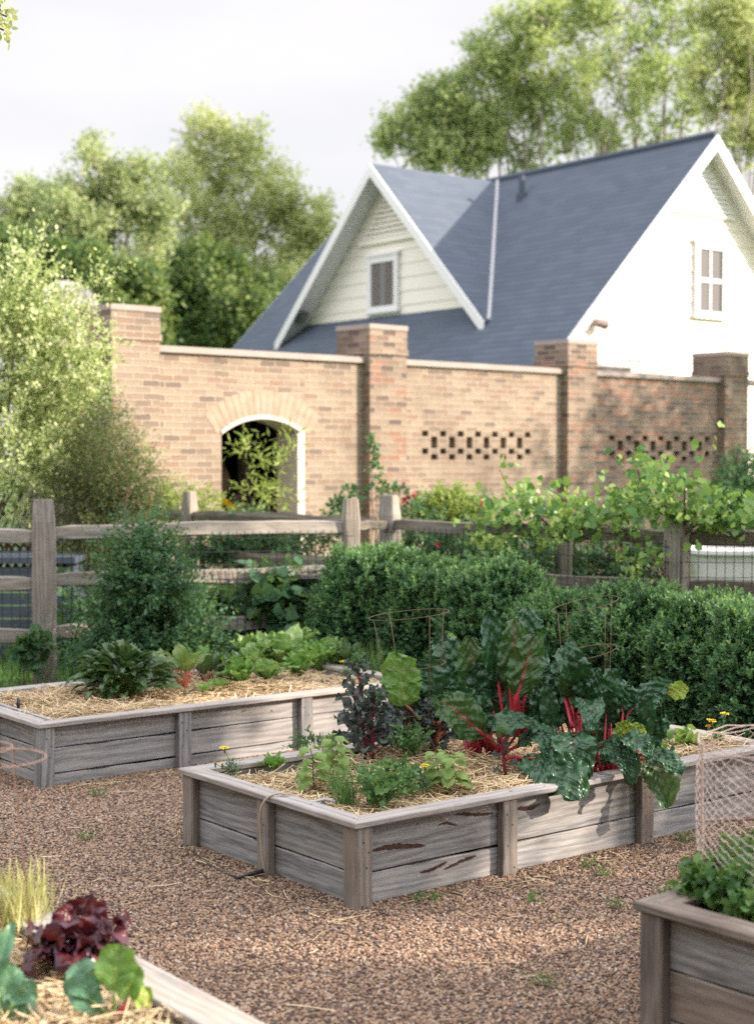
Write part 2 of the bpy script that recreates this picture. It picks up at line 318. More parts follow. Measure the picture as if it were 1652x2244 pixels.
M['grass'] = G('grass_blade', [(.04, .12, .03), (.08, .20, .04), (.14, .28, .06)], .35)
M['straberry'] = G('strawberry_leaf', [(.02, .08, .03), (.06, .16, .045), (.22, .34, .10)], .3, .35)
M['herb'] = G('herb_leaf', [(.04, .12, .045), (.08, .19, .065), (.17, .30, .11)], .35, .45)
M['basil'] = leafmat('basil_leaf', [(.12, .22, .045), (.20, .32, .07), (.30, .40, .12)], (.22, .34, .10), .06, 7, .3, .4, .35, crinkle=.5)
M['weed'] = G('weed_leaf', [(.05, .12, .04), (.10, .2, .06), (.2, .3, .1)], .3)
M['darkkale'] = leafmat('dark_purple_kale_leaf', [(.018, .035, .032), (.035, .065, .05), (.075, .075, .085)], (.13, .02, .05), .07, 8, .35, .38, .15, (.15, .1, .05), crinkle=.7)
M['chard'] = leafmat('dark_chard_leaf', [(.008, .040, .018), (.018, .075, .030), (.045, .135, .048)], (.20, .05, .06), .035, 9, .16, .29, .10, (.15, .35, .05), crinkle=2.0, spec=.55)
M['chard_back'] = leafmat('red_veined_chard_leaf', [(.014, .055, .016), (.03, .095, .024), (.06, .15, .035)], (.38, .035, .05), .10, 7, .6, .35, .25, (.2, .4, .05), crinkle=1.4)
M['chard_pale'] = leafmat('light_green_chard_leaf', [(.07, .17, .035), (.12, .25, .05), (.20, .34, .08)], (.30, .35, .10), .07, 8, .4, .4, .35, (.3, .5, .06), crinkle=.9)
M['chard_orange'] = leafmat('orange_stemmed_chard_leaf', [(.10, .2, .05), (.17, .28, .08), (.26, .36, .12)], (.7, .18, .07), .10, 8, .4, .45, .35)
M['chard_mottled'] = leafmat('mottled_chard_leaf', [(.02, .08, .03), (.06, .14, .05), (.24, .28, .14)], (.42, .36, .2), .06, 7, .2, .35, .2, crinkle=1.0)
M['chard_yel'] = leafmat('yellow_green_chard_leaf', [(.15, .25, .03), (.24, .36, .04), (.34, .44, .07)], (.45, .08, .05), .07, 8, .5, .4, .35, (.4, .5, .06))
M['sorrel'] = leafmat('red_veined_sorrel_leaf', [(.018, .055, .02), (.045, .105, .035), (.14, .22, .085)], (.06, .02, .02), .05, 8, .4, .35, .2, crinkle=.35)
M['lettuce'] = leafmat('green_lettuce_leaf', [(.11, .23, .06), (.19, .33, .09), (.31, .44, .16)], (.38, .48, .22), .12, 8, .35, .4, .35, (.4, .6, .1), crinkle=.7)
M['lettuce_dark'] = leafmat('mid_green_romaine_leaf', [(.08, .20, .04), (.13, .28, .055), (.21, .36, .09)], (.3, .42, .15), .12, 8, .3, .4, .35, (.4, .6, .1), crinkle=.7)
M['redlettuce'] = leafmat('dark_red_lettuce_leaf', [(.03, .008, .014), (.075, .014, .022), (.15, .025, .03)], (.25, .11, .07), .07, 7, .25, .32, .2, (.4, .05, .03), crinkle=.7, edge=(.05, .03, .055))
M['bluegreen'] = leafmat('blue_green_leaf', [(.06, .17, .11), (.10, .24, .14), (.16, .32, .18)], (.25, .40, .22), .07, 7, .35, .35, .25, crinkle=.8)
M['redstem'] = plain('red_chard_stem', (.46, .035, .06), .3, .5, 14)
M['pinkstem'] = plain('pink_orange_chard_stem', (.72, .28, .20), .4, .25, 14)
M['purplestem'] = plain('dark_red_stem', (.16, .015, .03), .4, .3, 14)
M['petal'] = plain('yellow_petal', (.85, .62, .02), .5, .12, 40)
M['petal_o'] = plain('orange_petal', (.80, .35, .01), .5, .15, 40)
M['rose'] = G('rose_petal', [(.45, .03, .05), (.6, .08, .12), (.7, .25, .3)], .3)

# ------------------------------------------------------------------ leaf cloud generator
def nrm(a): return a/np.maximum(np.linalg.norm(a, axis=-1, keepdims=True), 1e-9)
SH = {'kite': [(0, 0), (-.5, .45), (0, 1), (.5, .45)],
      'oval': [(0, 0), (-.42, .28), (-.42, .65), (0, 1), (.42, .65), (.42, .28)],
      'heart': [(0, .12), (-.3, 0), (-.55, .25), (-.42, .62), (0, 1), (.42, .62), (.55, .25), (.3, 0)],
      'blade': [(-.5, 0), (-.35, .5), (0, 1), (.35, .5), (.5, 0)]}
def sprigs(P, D, L, nl, ll, lw, spread=.9, shape='kite', jit=.3, fold=.15, r=None, droop=0):
    """leaves arranged up short shoots: P roots, D directions"""
    r = r or rng; P = np.asarray(P, float); D = nrm(np.asarray(D, float)); n = len(P); k = len(SH[shape])
    T = np.repeat(np.arange(n), nl); j = np.tile(np.arange(nl), n)
    Lr = np.repeat(L*(.7+.6*r.random(n)), nl); d = D[T]
    pos = P[T]+d*(Lr*(j+.6)/nl)[:, None]
    ref = np.where(np.abs(d[:, 2:3]) < .9, np.array([[0, 0, 1.]]), np.array([[1., 0, 0]]))
    a = nrm(np.cross(d, ref)); b = np.cross(d, a); an = j*2.4+r.random(n)[T]*6.28+r.normal(0, jit, n*nl)
    pr = a*np.cos(an)[:, None]+b*np.sin(an)[:, None]; s = spread+r.normal(0, jit*.7, n*nl)
    ld = nrm(d*np.cos(s)[:, None]+pr*np.sin(s)[:, None]+np.array([0, 0, -droop])); sd = nrm(np.cross(ld, d+r.normal(0, .25, (n*nl, 3)))); nn = np.cross(sd, ld)
    sz = (.65+.7*r.random(n*nl)); out = np.empty((n*nl, k, 3))
    for q, (x, y) in enumerate(SH[shape]):
        out[:, q] = pos+ld*(y*ll*sz)[:, None]+sd*(x*lw*sz)[:, None]+nn*(fold*abs(x)*lw*sz)[:, None]
    return out.reshape(-1, 3), k
def ball(n, c, rad, bias=.45, r=None):
    r = r or rng; d = nrm(r.normal(size=(n, 3))); rr = r.random(n)**bias; return np.array(c)+d*rr[:, None]*np.array(rad), d
def clumpcloud(clumps, n_per, leaf, aspect, parent, mat, name='foliage', nl=4, shape='kite', sprl=None, flat=.8, r=None, up=.4, sub=0):
    r = r or rng; Ps, Ds = [], []
    if sub:
        new = []
        for (x, y, z, rad) in clumps:
            for _ in range(sub):
                d = nrm(r.normal(size=(1, 3)))[0]*r.random()**.45*rad*1.05; new.append((x+d[0], y+d[1], z+d[2]*.9, rad*r.uniform(.2, .42)))
        n_per = n_per*len(clumps)/len(new); clumps = new
    tot = sum(c[3]**2 for c in clumps)
    for (x, y, z, rad) in clumps:
        n = max(8, int(n_per*len(clumps)*rad**2/tot)); d = nrm(r.normal(size=(n, 3)))
        lump = 1+.28*np.sin(d@np.array([3.1, 5.3, 2.2])*2+x)+.2*np.sin(d@np.array([-7, 4, 6.])+y*3)
        rr = (r.random(n)**.4)*rad*lump
        Ps.append(np.array([x, y, z])+d*rr[:, None]*np.array([1, 1, flat])); Ds.append(d+np.array([0, 0, up])+r.normal(0, .35, (n, 3)))
    V, k = sprigs(np.concatenate(Ps), np.concatenate(Ds), sprl or leaf*2.5, nl, leaf, leaf*aspect, shape=shape, r=r)
    return polys(name, V, k, mat, parent)
def bez(p0, p1, p2, n):
    return [p0*(1-t)**2+p1*2*t*(1-t)+p2*t*t for t in [i/(n-1) for i in range(n)]]
def wig(a, b, n=5, amp=.04):
    a, b = Vector(a), Vector(b); l = (b-a).length
    return [a.lerp(b, i/(n-1)) + (Vector(rng.normal(0, amp*l, 3)) if 0 < i < n-1 else Vector()) for i in range(n)]

# ================================================================== GROUND
def groundmat():
    m, n, p, o = newmat('gravel_ground'); t = N(n, 'TexCoord'); vo = N(n, 'TexVoronoi', Scale=95.0); n.links.new(t.outputs['Object'], vo.inputs['Vector'])
    sx = N(n, 'SeparateColor'); n.links.new(vo.outputs['Color'], sx.inputs[0])
    c = ramp(n, sx.outputs[0], [(0, (.07, .045, .035)), (.4, (.20, .12, .085)), (.75, (.33, .22, .16)), (1, (.5, .4, .33))])
    c = mix(n, math_(n, 'MULTIPLY', vo.outputs['Distance'], 1.1, clamp=True), c, (.05, .032, .025))
    n.links.new(c, p.inputs['Base Color']); p.inputs['Roughness'].default_value = .85
    bump(n, math_(n, 'SUBTRACT', 1, vo.outputs['Distance']), 1, .008, p); return m
M['ground'] = groundmat()
g = MB(); g.poly([(-150, -30, 0), (150, -30, 0), (150, 300, 0), (-150, 300, 0)]); o = g.build('ground', M['ground']); tag(o, kind='structure')
m, n, p, o_ = newmat('lawn_green'); t = N(n, 'TexCoord'); z = N(n, 'TexNoise', Scale=3.0, Detail=8.0); n.links.new(t.outputs['Object'], z.inputs['Vector'])
n.links.new(ramp(n, z.outputs['Fac'], [(.3, (.035, .08, .02)), (.7, (.10, .19, .045))]), p.inputs['Base Color']); p.inputs['Roughness'].default_value = .9; M['lawn'] = m
g = MB(); g.poly([(-60, 10.2, .004), (-.6, 10.9, .004), (.6, 11.5, .004), (6, 9.2, .004), (60, 9.2, .004), (60, 120, .004), (-60, 120, .004)]); o = g.build('lawn', M['lawn']); tag(o, kind='structure')

H = 52
dR = Vector((math.sin(R(H)), math.cos(R(H)), 0)); dL = Vector((-math.cos(R(H)), math.sin(R(H)), 0)); UP = Vector((0, 0, 1))

# pebbles: one object, instanced with geometry nodes over the gravel yard
def pebble_mesh(name, seed):
    import bmesh
    bm = bmesh.new(); bmesh.ops.create_icosphere(bm, subdivisions=1, radius=1); rr = random.Random(seed)
    for v in bm.verts: v.co *= .8+.4*rr.random()
    me = bpy.data.meshes.new(name); bm.to_mesh(me); bm.free(); me.shade_smooth(); return me
m, n, p, o_ = newmat('pebble'); oi = N(n, 'ObjectInfo'); t = N(n, 'TexCoord'); z = N(n, 'TexNoise', Scale=2.0, Detail=3.0); n.links.new(t.outputs['Object'], z.inputs['Vector'])
c = ramp(n, oi.outputs['Random'], [(0, (.04, .032, .033)), (.18, (.092, .057, .042)), (.36, (.19, .106, .064)), (.56, (.285, .170, .105)), (.75, (.37, .24, .152)), (.93, (.44, .315, .215)), (.985, (.52, .45, .38)), (1, (.2, .2, .22))])
n.links.new(mix(n, math_(n, 'MULTIPLY', z.outputs['Fac'], .35), c, (.10, .065, .05)), p.inputs['Base Color']); p.inputs['Roughness'].default_value = .7; M['pebble'] = m
def scatter_gravel():
    me = bpy.data.meshes.new('gravel_area')
    me.from_pydata([(-2.7, 2.9, .002), (3.3, 2.9, .002), (3.3, 10.3, .002), (-2.7, 10.3, .002)], [], [(0, 1, 2, 3)])
    o = bpy.data.objects.new('gravel', me); C.objects.link(o); tag(o, 'loose brown and tan pebbles covering the path between the raised beds', 'gravel', kind='stuff')
    me.materials.append(M['pebble'])
    ng = bpy.data.node_groups.new('gravel_scatter', 'GeometryNodeTree')
    ng.interface.new_socket('Geometry', in_out='INPUT', socket_type='NodeSocketGeometry'); ng.interface.new_socket('Geometry', in_out='OUTPUT', socket_type='NodeSocketGeometry')
    gi, go = ng.nodes.new('NodeGroupInput'), ng.nodes.new('NodeGroupOutput')
    ds = ng.nodes.new('GeometryNodeDistributePointsOnFaces'); ds.inputs['Density'].default_value = 11500
    ico = ng.nodes.new('GeometryNodeMeshIcoSphere'); ico.inputs['Radius'].default_value = 1; ico.inputs['Subdivisions'].default_value = 1
    # rough the sphere so pebbles are not balls
    sp_ = ng.nodes.new('GeometryNodeSetPosition'); nz = ng.nodes.new('ShaderNodeTexNoise'); nz.inputs['Scale'].default_value = 1.3
    vm = ng.nodes.new('ShaderNodeVectorMath'); vm.operation = 'SUBTRACT'; vm.inputs[1].default_value = (.5, .5, .5)
    vs = ng.nodes.new('ShaderNodeVectorMath'); vs.operation = 'SCALE'; vs.inputs['Scale'].default_value = 1.3
    ng.links.new(nz.outputs['Color'], vm.inputs[0]); ng.links.new(vm.outputs[0], vs.inputs[0]); ng.links.new(vs.outputs[0], sp_.inputs['Offset'])
    ss = ng.nodes.new('GeometryNodeSetShadeSmooth'); sm = ng.nodes.new('GeometryNodeSetMaterial'); sm.inputs['Material'].default_value = M['pebble']
    ng.links.new(ico.outputs['Mesh'], sp_.inputs['Geometry']); ng.links.new(sp_.outputs[0], ss.inputs['Geometry']); ng.links.new(ss.outputs[0], sm.inputs['Geometry'])
    ip = ng.nodes.new('GeometryNodeInstanceOnPoints')
    rv = ng.nodes.new('FunctionNodeRandomValue'); rv.data_type = 'FLOAT_VECTOR'; rv.inputs[0].default_value = (-.5, -.5, 0); rv.inputs[1].default_value = (.5, .5, 6.28)
    rs = ng.nodes.new('FunctionNodeRandomValue'); rs.data_type = 'FLOAT_VECTOR'; rs.inputs[0].default_value = (.0040, .0032, .0028); rs.inputs[1].default_value = (.0098, .0074, .0056)
    ng.links.new(gi.outputs[0], ds.inputs['Mesh']); ng.links.new(ds.outputs['Points'], ip.inputs['Points']); ng.links.new(sm.outputs[0], ip.inputs['Instance'])
    ng.links.new(rv.outputs[0], ip.inputs['Rotation']); ng.links.new(rs.outputs[0], ip.inputs['Scale']); ng.links.new(ip.outputs[0], go.inputs[0])
    md = o.modifiers.new('scatter', 'NODES'); md.node_group = ng
scatter_gravel()

# ================================================================== RAISED BEDS
def plank(name, parent, o, ax, ay, az, L_, W_, T_, mat, mitre=(0, 0), seg=14, ch=.004, jit=.0015, nails=(), wear=0):
    """board with local X along its length; o = local corner in the parent's frame"""
    ax, ay, az = Vector(ax), Vector(ay), Vector(az)
    cs = [(ch, 0), (W_-ch, 0), (W_, ch), (W_, T_-ch), (W_-ch, T_), (ch, T_), (0, T_-ch), (0, ch)]
    V, F = [], []; rr = random.Random(hash((name, round(L_, 3), round(o[0], 3), round(o[1], 3), round(o[2], 3))) & 0xffff); ph = rr.random()*9
    for i in range(seg+1):
        t = i/seg
        for (y, z) in cs:
            x0 = mitre[0]*y; x1 = L_-mitre[1]*y; x = x0+(x1-x0)*t
            wob = math.sin(t*9+ph)*jit+math.sin(t*23+ph*2)*jit*.5
            dy = rr.uniform(-1, 1)*jit*.5+(wob if y > W_/2 else -wob*.3); dz = rr.uniform(-1, 1)*jit*.4
            if wear and y > W_/2 and rr.random() < wear: dy -= rr.random()*.012
            V.append((x, y+dy, z+dz))
    for i in range(seg):
        for j in range(8):
            k = (j+1) % 8; F.append((i*8+j, (i+1)*8+j, (i+1)*8+k, i*8+k))
    F.append(tuple(range(7, -1, -1))[::-1]); F.append(tuple(seg*8+j for j in range(7, -1, -1)))
    mi = [0]*len(F)
    for (x, y, top) in nails:       # nail heads, slightly proud discs
        b = len(V); zz = T_+.0012 if top else -.0012
        for j in range(7): V.append((x+.004*math.cos(j*.9), y+.004*math.sin(j*.9), zz))
        F.append(tuple(range(b, b+7)) if top else tuple(range(b+6, b-1, -1))); mi.append(1)
    me = bpy.data.meshes.new(name); me.from_pydata(V, [], F); me.polygons.foreach_set('material_index', mi); me.update()
    me.materials.append(mat); me.materials.append(M['nail'])
    ob = bpy.data.objects.new(name, me); C.objects.link(ob); ob.parent = parent
    mt = Matrix((( ax.x, ay.x, az.x, o[0]), (ax.y, ay.y, az.y, o[1]), (ax.z, ay.z, az.z, o[2]), (0, 0, 0, 1)))
    ob.matrix_local = mt; WM[ob.name] = WM[parent.name] @ mt; return ob
X, Y, Z = Vector((1, 0, 0)), Vector((0, 1, 0)), Vector((0, 0, 1))
def bed(label, corner, head, Lx, Ly, Hh, boards, posts_x, posts_y, mats, rimw=.092, group='weathered raised beds'):
    rot = R(90-head); b = thing('raised_bed', label, 'raised bed', corner, rot, group)
    rt = .024; pt = .036; pw = .08
    bm_, rm_, pm_ = mats
    def side(o, ax, out, length, posts, key):
        # ax along, out = outward normal
        z = 0
        hs = boards[:]
        for i, hh in enumerate(hs):
            plank('side_board', b, Vector(o)-out*(pt+.032)+Z*(z+.002), ax, Z, ax.cross(Z), length, hh-.005, .028, bm_[i % len(bm_)] if key else bm_[-1], seg=24, jit=.0022, wear=.04) if False else \
            plank('side_board', b, Vector(o)-out*(pt+.030)+Z*(z+.001)-(Vector((0, 0, 0))), ax, Z, ax.cross(Z), length, hh-.006, .028 if ax.cross(Z).dot(out) > 0 else .028, bm_[(i+key) % len(bm_)], seg=24, jit=.0022, wear=.05)
            z += hh
        for s in posts:
            plank('brace_post', b, Vector(o)+ax*(s-pw/2)-out*pt, Z, ax, Z.cross(ax), Hh-rt, pw, pt*(1 if Z.cross(ax).dot(out) > 0 else 1), pm_, seg=8, nails=[]) if Z.cross(ax).dot(out) > 0 else \
            plank('brace_post', b, Vector(o)+ax*(s+pw/2)-out*pt, Z, -ax, Z.cross(-ax), Hh-rt, pw, pt, pm_, seg=8, nails=[(.03, .02, True), (.12, .055, True), (.2, .03, True), (Hh-.08, .06, True)])
    # side() wants outward faces: boards butt between the corner posts
    side((pw, 0, 0), X, -Y, Lx-2*pw, [p-pw for p in posts_x], 0)
    side((Lx-pw, Ly, 0), -X, Y, Lx-2*pw, [p-pw for p in posts_x], 1)
    side((0, Ly-pw, 0), -Y, -X, Ly-2*pw, [p-pw for p in posts_y], 1)
    side((Lx, pw, 0), Y, X, Ly-2*pw, [p-pw for p in posts_y], 0)
    nl = [(.03, .03, True), (.17, .05, True), (Hh-.06, .035, True), (Hh-.1, .06, True)]
    for cx, cy in ((0, 0), (Lx-pw, 0), (Lx-pw, Ly-pw), (0, Ly-pw)):
        plank('corner_post', b, (cx, cy, -.02), Z, X, Y, Hh-rt+.02, pw, pw, pm_, seg=8, ch=.006, nails=[(x, y, False) for x, y, _ in nl]+[(x, y, True) for x, y, _ in nl])
    ov = .012
    z0 = Hh-rt
    plank('rim_board', b, (-ov, -ov, z0), X, Y, Z, Lx+2*ov, rimw, rt, rm_, (1, 1), 30, nails=[(.04, .06, True), (Lx*.4, .03, True), (Lx*.4, .08, True)], wear=.03)
    plank('rim_board', b, (Lx+ov, Ly+ov, z0), -X, -Y, Z, Lx+2*ov, rimw, rt, rm_, (1, 1), 30)
    plank('rim_board', b, (-ov, Ly+ov, z0), -Y, X, Z, Ly+2*ov, rimw, rt, rm_, (1, 1), 20, nails=[(.5, .05, True), (.9, .05, True)])
    plank('rim_board', b, (Lx+ov, -ov, z0), Y, -X, Z, Ly+2*ov, rimw, rt, rm_, (1, 1), 20)
    return b
def beds_xy(corner, head, u, v, z):
    h = R(head); a = Vector((math.sin(h), math.cos(h), 0)); c = Vector((-math.cos(h), math.sin(h), 0)); return Vector((corner[0], corner[1], 0))+a*u+c*v+Z*z
def mound(u, v, s): return .018*math.sin(u*5+s)+.014*math.sin(v*9+s*2+u*3)+.012*math.sin(u*13+v*11)
def strawbed(b, corner, head, Lx, Ly, z, n, seed, hole=None, nm='straw_mulch', label='', group=None):
    # mulch surface then loose straws
    nu, nv = 40, 24; V, F = [], []
    for i in range(nu+1):
        for j in range(nv+1):
            u = .06+(Lx-.12)*i/nu; v = .06+(Ly-.12)*j/nv; V.append(beds_xy(corner, head, u, v, z+mound(u, v, seed)-.012))
    for i in range(nu):
        for j in range(nv): a = i*(nv+1)+j; F.append((a, a+nv+1, a+nv+2, a+1))
    o = build(nm, V, F, M['mulch'], b, True)
    r = np.random.default_rng(seed); P, ph = [], []
    u = .09+(Lx-.18)*r.random(n); v = .09+(Ly-.18)*r.random(n)
    zz = z+np.array([mound(a, c, seed) for a, c in zip(u, v)])+r.random(n)**2*.03-.006
    base = np.array([beds_xy(corner, head, a, c, q) for a, c, q in zip(u, v, zz)])
    straws(base, r, 'straw', b, .06, .2, .0026, .2)
    return o
def straws(base, r, name, parent, l0, l1, w=.0019, pit=.16, mat=None):
    n = len(base); yaw = r.random(n)*6.283; pitch = r.normal(0, pit, n); Ls = l0+(l1-l0)*r.random(n)**1.6
    d = np.stack([np.cos(yaw)*np.cos(pitch), np.sin(yaw)*np.cos(pitch), np.abs(np.sin(pitch))*r.choice([-1, 1], n)], 1)
    side = nrm(np.cross(d, [0, 0, 1.])); upv = np.cross(side, d); bend = r.normal(0, .06, n)*Ls; ww = w*(.6+.8*r.random(n))
    V = np.empty((n, 3, 3, 3))
    for i, t in enumerate((-.5, .0, .5)):
        c = base+d*(t*Ls)[:, None]+side*((t*t*4)*bend)[:, None]
        for k in range(3):
            a = k*2.094; V[:, i, k] = c+(side*math.cos(a)+upv*math.sin(a)*.8)*ww[:, None]
    f0 = np.array([(i*3+k, i*3+(k+1) % 3, (i+1)*3+(k+1) % 3, (i+1)*3+k) for i in range(2) for k in range(3)])
    F = (np.arange(n)[:, None, None]*9+f0[None]).reshape(-1, 4)
    Vl = loc_verts(V.reshape(-1, 3), parent); me = bpy.data.meshes.new(name)
    me.vertices.add(len(Vl)); me.vertices.foreach_set('co', Vl.astype(np.float32).ravel())
    me.loops.add(F.size); me.loops.foreach_set('vertex_index', F.astype(np.int32).ravel())
    me.polygons.add(len(F)); me.polygons.foreach_set('loop_start', np.arange(0, F.size, 4, dtype=np.int32)); me.update(calc_edges=True)
    return _obj(name, me, mat or M['straw'], parent, False)

Nf = 1652/2173
B1 = (-.077, 5.48); B2 = (-1.667, 7.51)
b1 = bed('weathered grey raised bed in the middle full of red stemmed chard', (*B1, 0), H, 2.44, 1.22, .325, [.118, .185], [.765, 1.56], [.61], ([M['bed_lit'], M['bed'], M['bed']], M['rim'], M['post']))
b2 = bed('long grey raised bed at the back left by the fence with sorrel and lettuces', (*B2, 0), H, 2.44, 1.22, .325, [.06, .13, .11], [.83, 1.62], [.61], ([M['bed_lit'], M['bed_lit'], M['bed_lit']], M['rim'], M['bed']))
c3 = onz(1831*Nf, 2599*Nf, .42); h3 = R(49.5); B3 = (c3.x+math.cos(h3)*1.22+.01, c3.y-math.sin(h3)*1.22)
b3 = bed('raised bed cut off at the lower right corner, reddish brown rim', (*B3, 0), 49.5, 2.44, 1.22, .42, [.10, .14, .155], [.8, 1.6], [.61], ([M['bed'], M['bed'], M['bed_brown']], M['bed_brown'], M['bed_brown']))
e4 = onz(752*Nf, 2952*Nf, .325); e4b = onz(0, 2543*Nf, .325)
B4n = Vector((e4.x, e4.y, 0))-dL*.42   # near end of the visible side
B4 = (B4n-dR*1.22)
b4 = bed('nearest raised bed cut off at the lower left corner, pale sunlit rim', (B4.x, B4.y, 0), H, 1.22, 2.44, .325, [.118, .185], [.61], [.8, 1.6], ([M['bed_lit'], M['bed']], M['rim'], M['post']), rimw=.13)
s1 = strawbed(b1, B1, H, 2.44, 1.22, .285, 6500, 3)
s2 = strawbed(b2, B2, H, 2.44, 1.22, .275, 6000, 5)
s3 = build('soil_surface', [beds_xy(B3, 49.5, u, v, .36) for u, v in ((.05, .05), (2.39, .05), (2.39, 1.17), (.05, 1.17))], [(0, 1, 2, 3)], M['soil'], b3)
s4 = strawbed(b4, (B4.x, B4.y), H, 1.22, 2.44, .28, 5000, 8)

# rotted patches on the middle bed's long side
def rotpatch(x0, x1, z, h, seed):
    r = random.Random(seed); n = 22; top, bot = [], []
    for i in range(n+1):
        t = i/n; e = math.sin(math.pi*t)**.5; x = x0+(x1-x0)*t; zz = z+.012*math.sin(t*3+seed)
        top.append((x, zz+h*e*(.5+.5*r.random()))); bot.append((x, zz-h*e*(.3+.4*r.random())))
    V, F = [], []
    yy = .0378-.0005
    for (x, q) in top+bot[::-1]: V.append(beds_xy(B1, H, x, yy-.002, q))
    build('rotted_patch', V, [tuple(range(len(V)))], M['rot'], b1)
rotpatch(.10, .36, .185, .016, 1); rotpatch(.50, .71, .262, .010, 2); rotpatch(.42, .52, .235, .008, 7)
rotpatch(.82, .96, .252, .013, 3); rotpatch(.33, .47, .088, .010, 4); rotpatch(.45, .62, .082, .010, 5)

# ================================================================== BIG-LEAF PLANTS
PROF = {'chard': lambda v: max(0, math.sin(math.pi*min(1, .04+.96*v**.97)))**.42*(1+.06*math.sin(v*27)),
        'lance': lambda v: (math.sin(math.pi*min(1, v**.8)))**.9,
        'lettuce': lambda v: (.35+.65*v)*(max(0, 1-v**7))**.5 if v > .0 else .3,
        'oval': lambda v: (math.sin(math.pi*min(1, v**.85)))**.75,
        'heart': lambda v: (math.sin(math.pi*min(1, v**.55)))**.8}
def blade(base, tip, w, face=(0, -1, .25), mid=None, sag=.12, fold=.25, ruf=.14, crin=.05, prof='chard', nu=10, nv=18, lobes=0, vein_n=8, rf2=.03):
    base, tip, face = Vector(base), Vector(tip), Vector(face).normalized(); ax = tip-base; Lr = ax.length
    midp = Vector(mid) if mid is not None else (base+tip)/2+face*sag*Lr
    side0 = ax.cross(face)
    side0 = side0.normalized() if side0.length > 1e-4 else Vector((1, 0, 0))
    ph1, ph2, ph3 = rng.random()*6, rng.random()*6, rng.random()*6; fr = 9+rng.random()*6
    cs = bez(base, midp, tip, nv+1); V, F, UV = [], [], []
    for i in range(nv+1):
        v = i/nv; c = cs[i]; tg = (cs[min(i+1, nv)]-cs[max(i-1, 0)]).normalized()
        sd = (side0-tg*side0.dot(tg)).normalized(); nn = sd.cross(tg); nn = nn if nn.dot(face) > 0 else -nn
        hw = w/2*max(.02, PROF[prof](v))*min(1, .25+v*6)
        if lobes: hw *= 1+lobes*math.sin(v*fr*2.2+ph3)
        for j in range(nu+1):
            u = -1+2*j/nu; a = abs(u)
            hwj = hw*(1+.05*a*math.sin(v*53+(ph1 if u > 0 else ph2)*3)+.03*a*math.sin(v*97+ph3)); q_ = abs(math.sin(math.pi*(v*vein_n-a*vein_n*.3)+ph3*.2))
            d = nn*(w*crin*.9*q_*math.sin(math.pi*min(1, a*1.05))**.7+w*rf2*a**3*math.sin(v*41+(ph2 if u > 0 else ph1)))+nn*(hw*(fold*a**1.3)+w*ruf*a*a*math.sin(v*fr+(ph1 if u > 0 else ph2))*(.3+v)+w*crin*math.sin(u*5.5*1.2+ph3)*math.sin(v*26+ph1+a*4)*(1-.3*a))
            V.append(c+sd*u*hwj*(1-.12*fold)+d+tg*(w*.06*a*math.sin(v*fr*1.3+ph2)))
    for i in range(nv):
        for j in range(nu):
            a = i*(nu+1)+j; q = (a, a+1, a+nu+2, a+nu+1); F.append(q)
            UV += [((k % (nu+1))/nu, (k//(nu+1))/nv) for k in q]
    return V, F, UV
def join(parts):
    V, F, UV = [], [], []
    for v, f, u in parts:
        b = len(V); V += v; F += [tuple(i+b for i in q) for q in f]; UV += u
    return V, F, UV
def Zc(x, y): return 760+.5396*x, 1292+.5396*y
PXM = lambda Yd: Yd/3345   # metres per reference pixel at depth
def chard_plant(label, base_px, Yb, leaves, stemmat, group='red stemmed chard plants in the middle bed', nf=10, spr=.16):
    bx, by = Zc(*base_px); bp = at(bx, by, Yb); bp.z = max(bp.z, .27); t = thing('chard_plant', label, 'chard', bp, 0, group)
    for lf in leaves:
        (sx, sy), (tx, ty), wpx, d0, d1, kind = lf[:6]; opt = lf[6] if len(lf) > 6 else {}
        s = at(*Zc(sx, sy), Yb+d0); e = at(*Zc(tx, ty), Yb+d1); w = wpx*.5396*PXM(Yb)*.96
        face = opt.get('face', (0, -1, .3)); mid = None
        if 'mid' in opt: mid = at(*Zc(*opt['mid'][:2]), Yb+opt['mid'][2])
        sm = opt.get('stem', stemmat); root = opt.get('root'); r0 = bp+Vector((rng.normal(0, .02), rng.normal(0, .02), -.02))
        if root: q = at(*Zc(*root), Yb+opt.get('rd', 0)); r0 = q
        sw = opt.get('sw', .008)
        pts = bez(r0, (r0+s)/2+Vector((0, 0, .02)), s, 7); e2 = s.lerp(mid if mid is not None else e, .35)
        ob = MB().tube(pts+[s.lerp(e2, .5), e2], [sw*1.25, sw*1.15, sw*1.1, sw, sw, sw*.9, sw*.8, sw*.5, sw*.2], 8).build('stem', M[sm], t, True)
        V, F, UV = blade(s, e, w*1.12, face, mid, opt.get('sag', .12), opt.get('fold', .22), opt.get('ruf', .15), opt.get('crin', .055), opt.get('prof', 'chard'), 24, 56, vein_n=9, rf2=.05)
        build('leaf', V, F, M[kind], t, True, UV)
    for i in range(nf):
        an = rng.random()*6.28; r0 = bp+Vector((rng.normal(0, .03), rng.normal(0, .03), 0)); s = bp+Vector((math.cos(an)*spr*rng.uniform(.2, 1), rng.uniform(.05, .2), rng.uniform(.07, .20))); up = rng.uniform(.2, 1)
        e = s+Vector((math.cos(an)*(.03+.10*(1-up)), rng.normal(0, .04), .06+.20*up)); MB().tube(bez(r0, (r0+s)/2, s.lerp(e, .3), 7), [.008, .008, .0075, .007, .006, .004, .002], 7).build('stem', M[stemmat], t, True)
        V, F, UV = blade(s, e, rng.uniform(.075, .115), (rng.normal(0, .4), -1, .5), s.lerp(e, .5)+Vector((0, -.03, .06)), .12, .2, .15, .05, 'chard', 14, 34, vein_n=8, rf2=.05); build('leaf', V, F, M['chard'], t, True, UV)
    return t
YB = 6.74
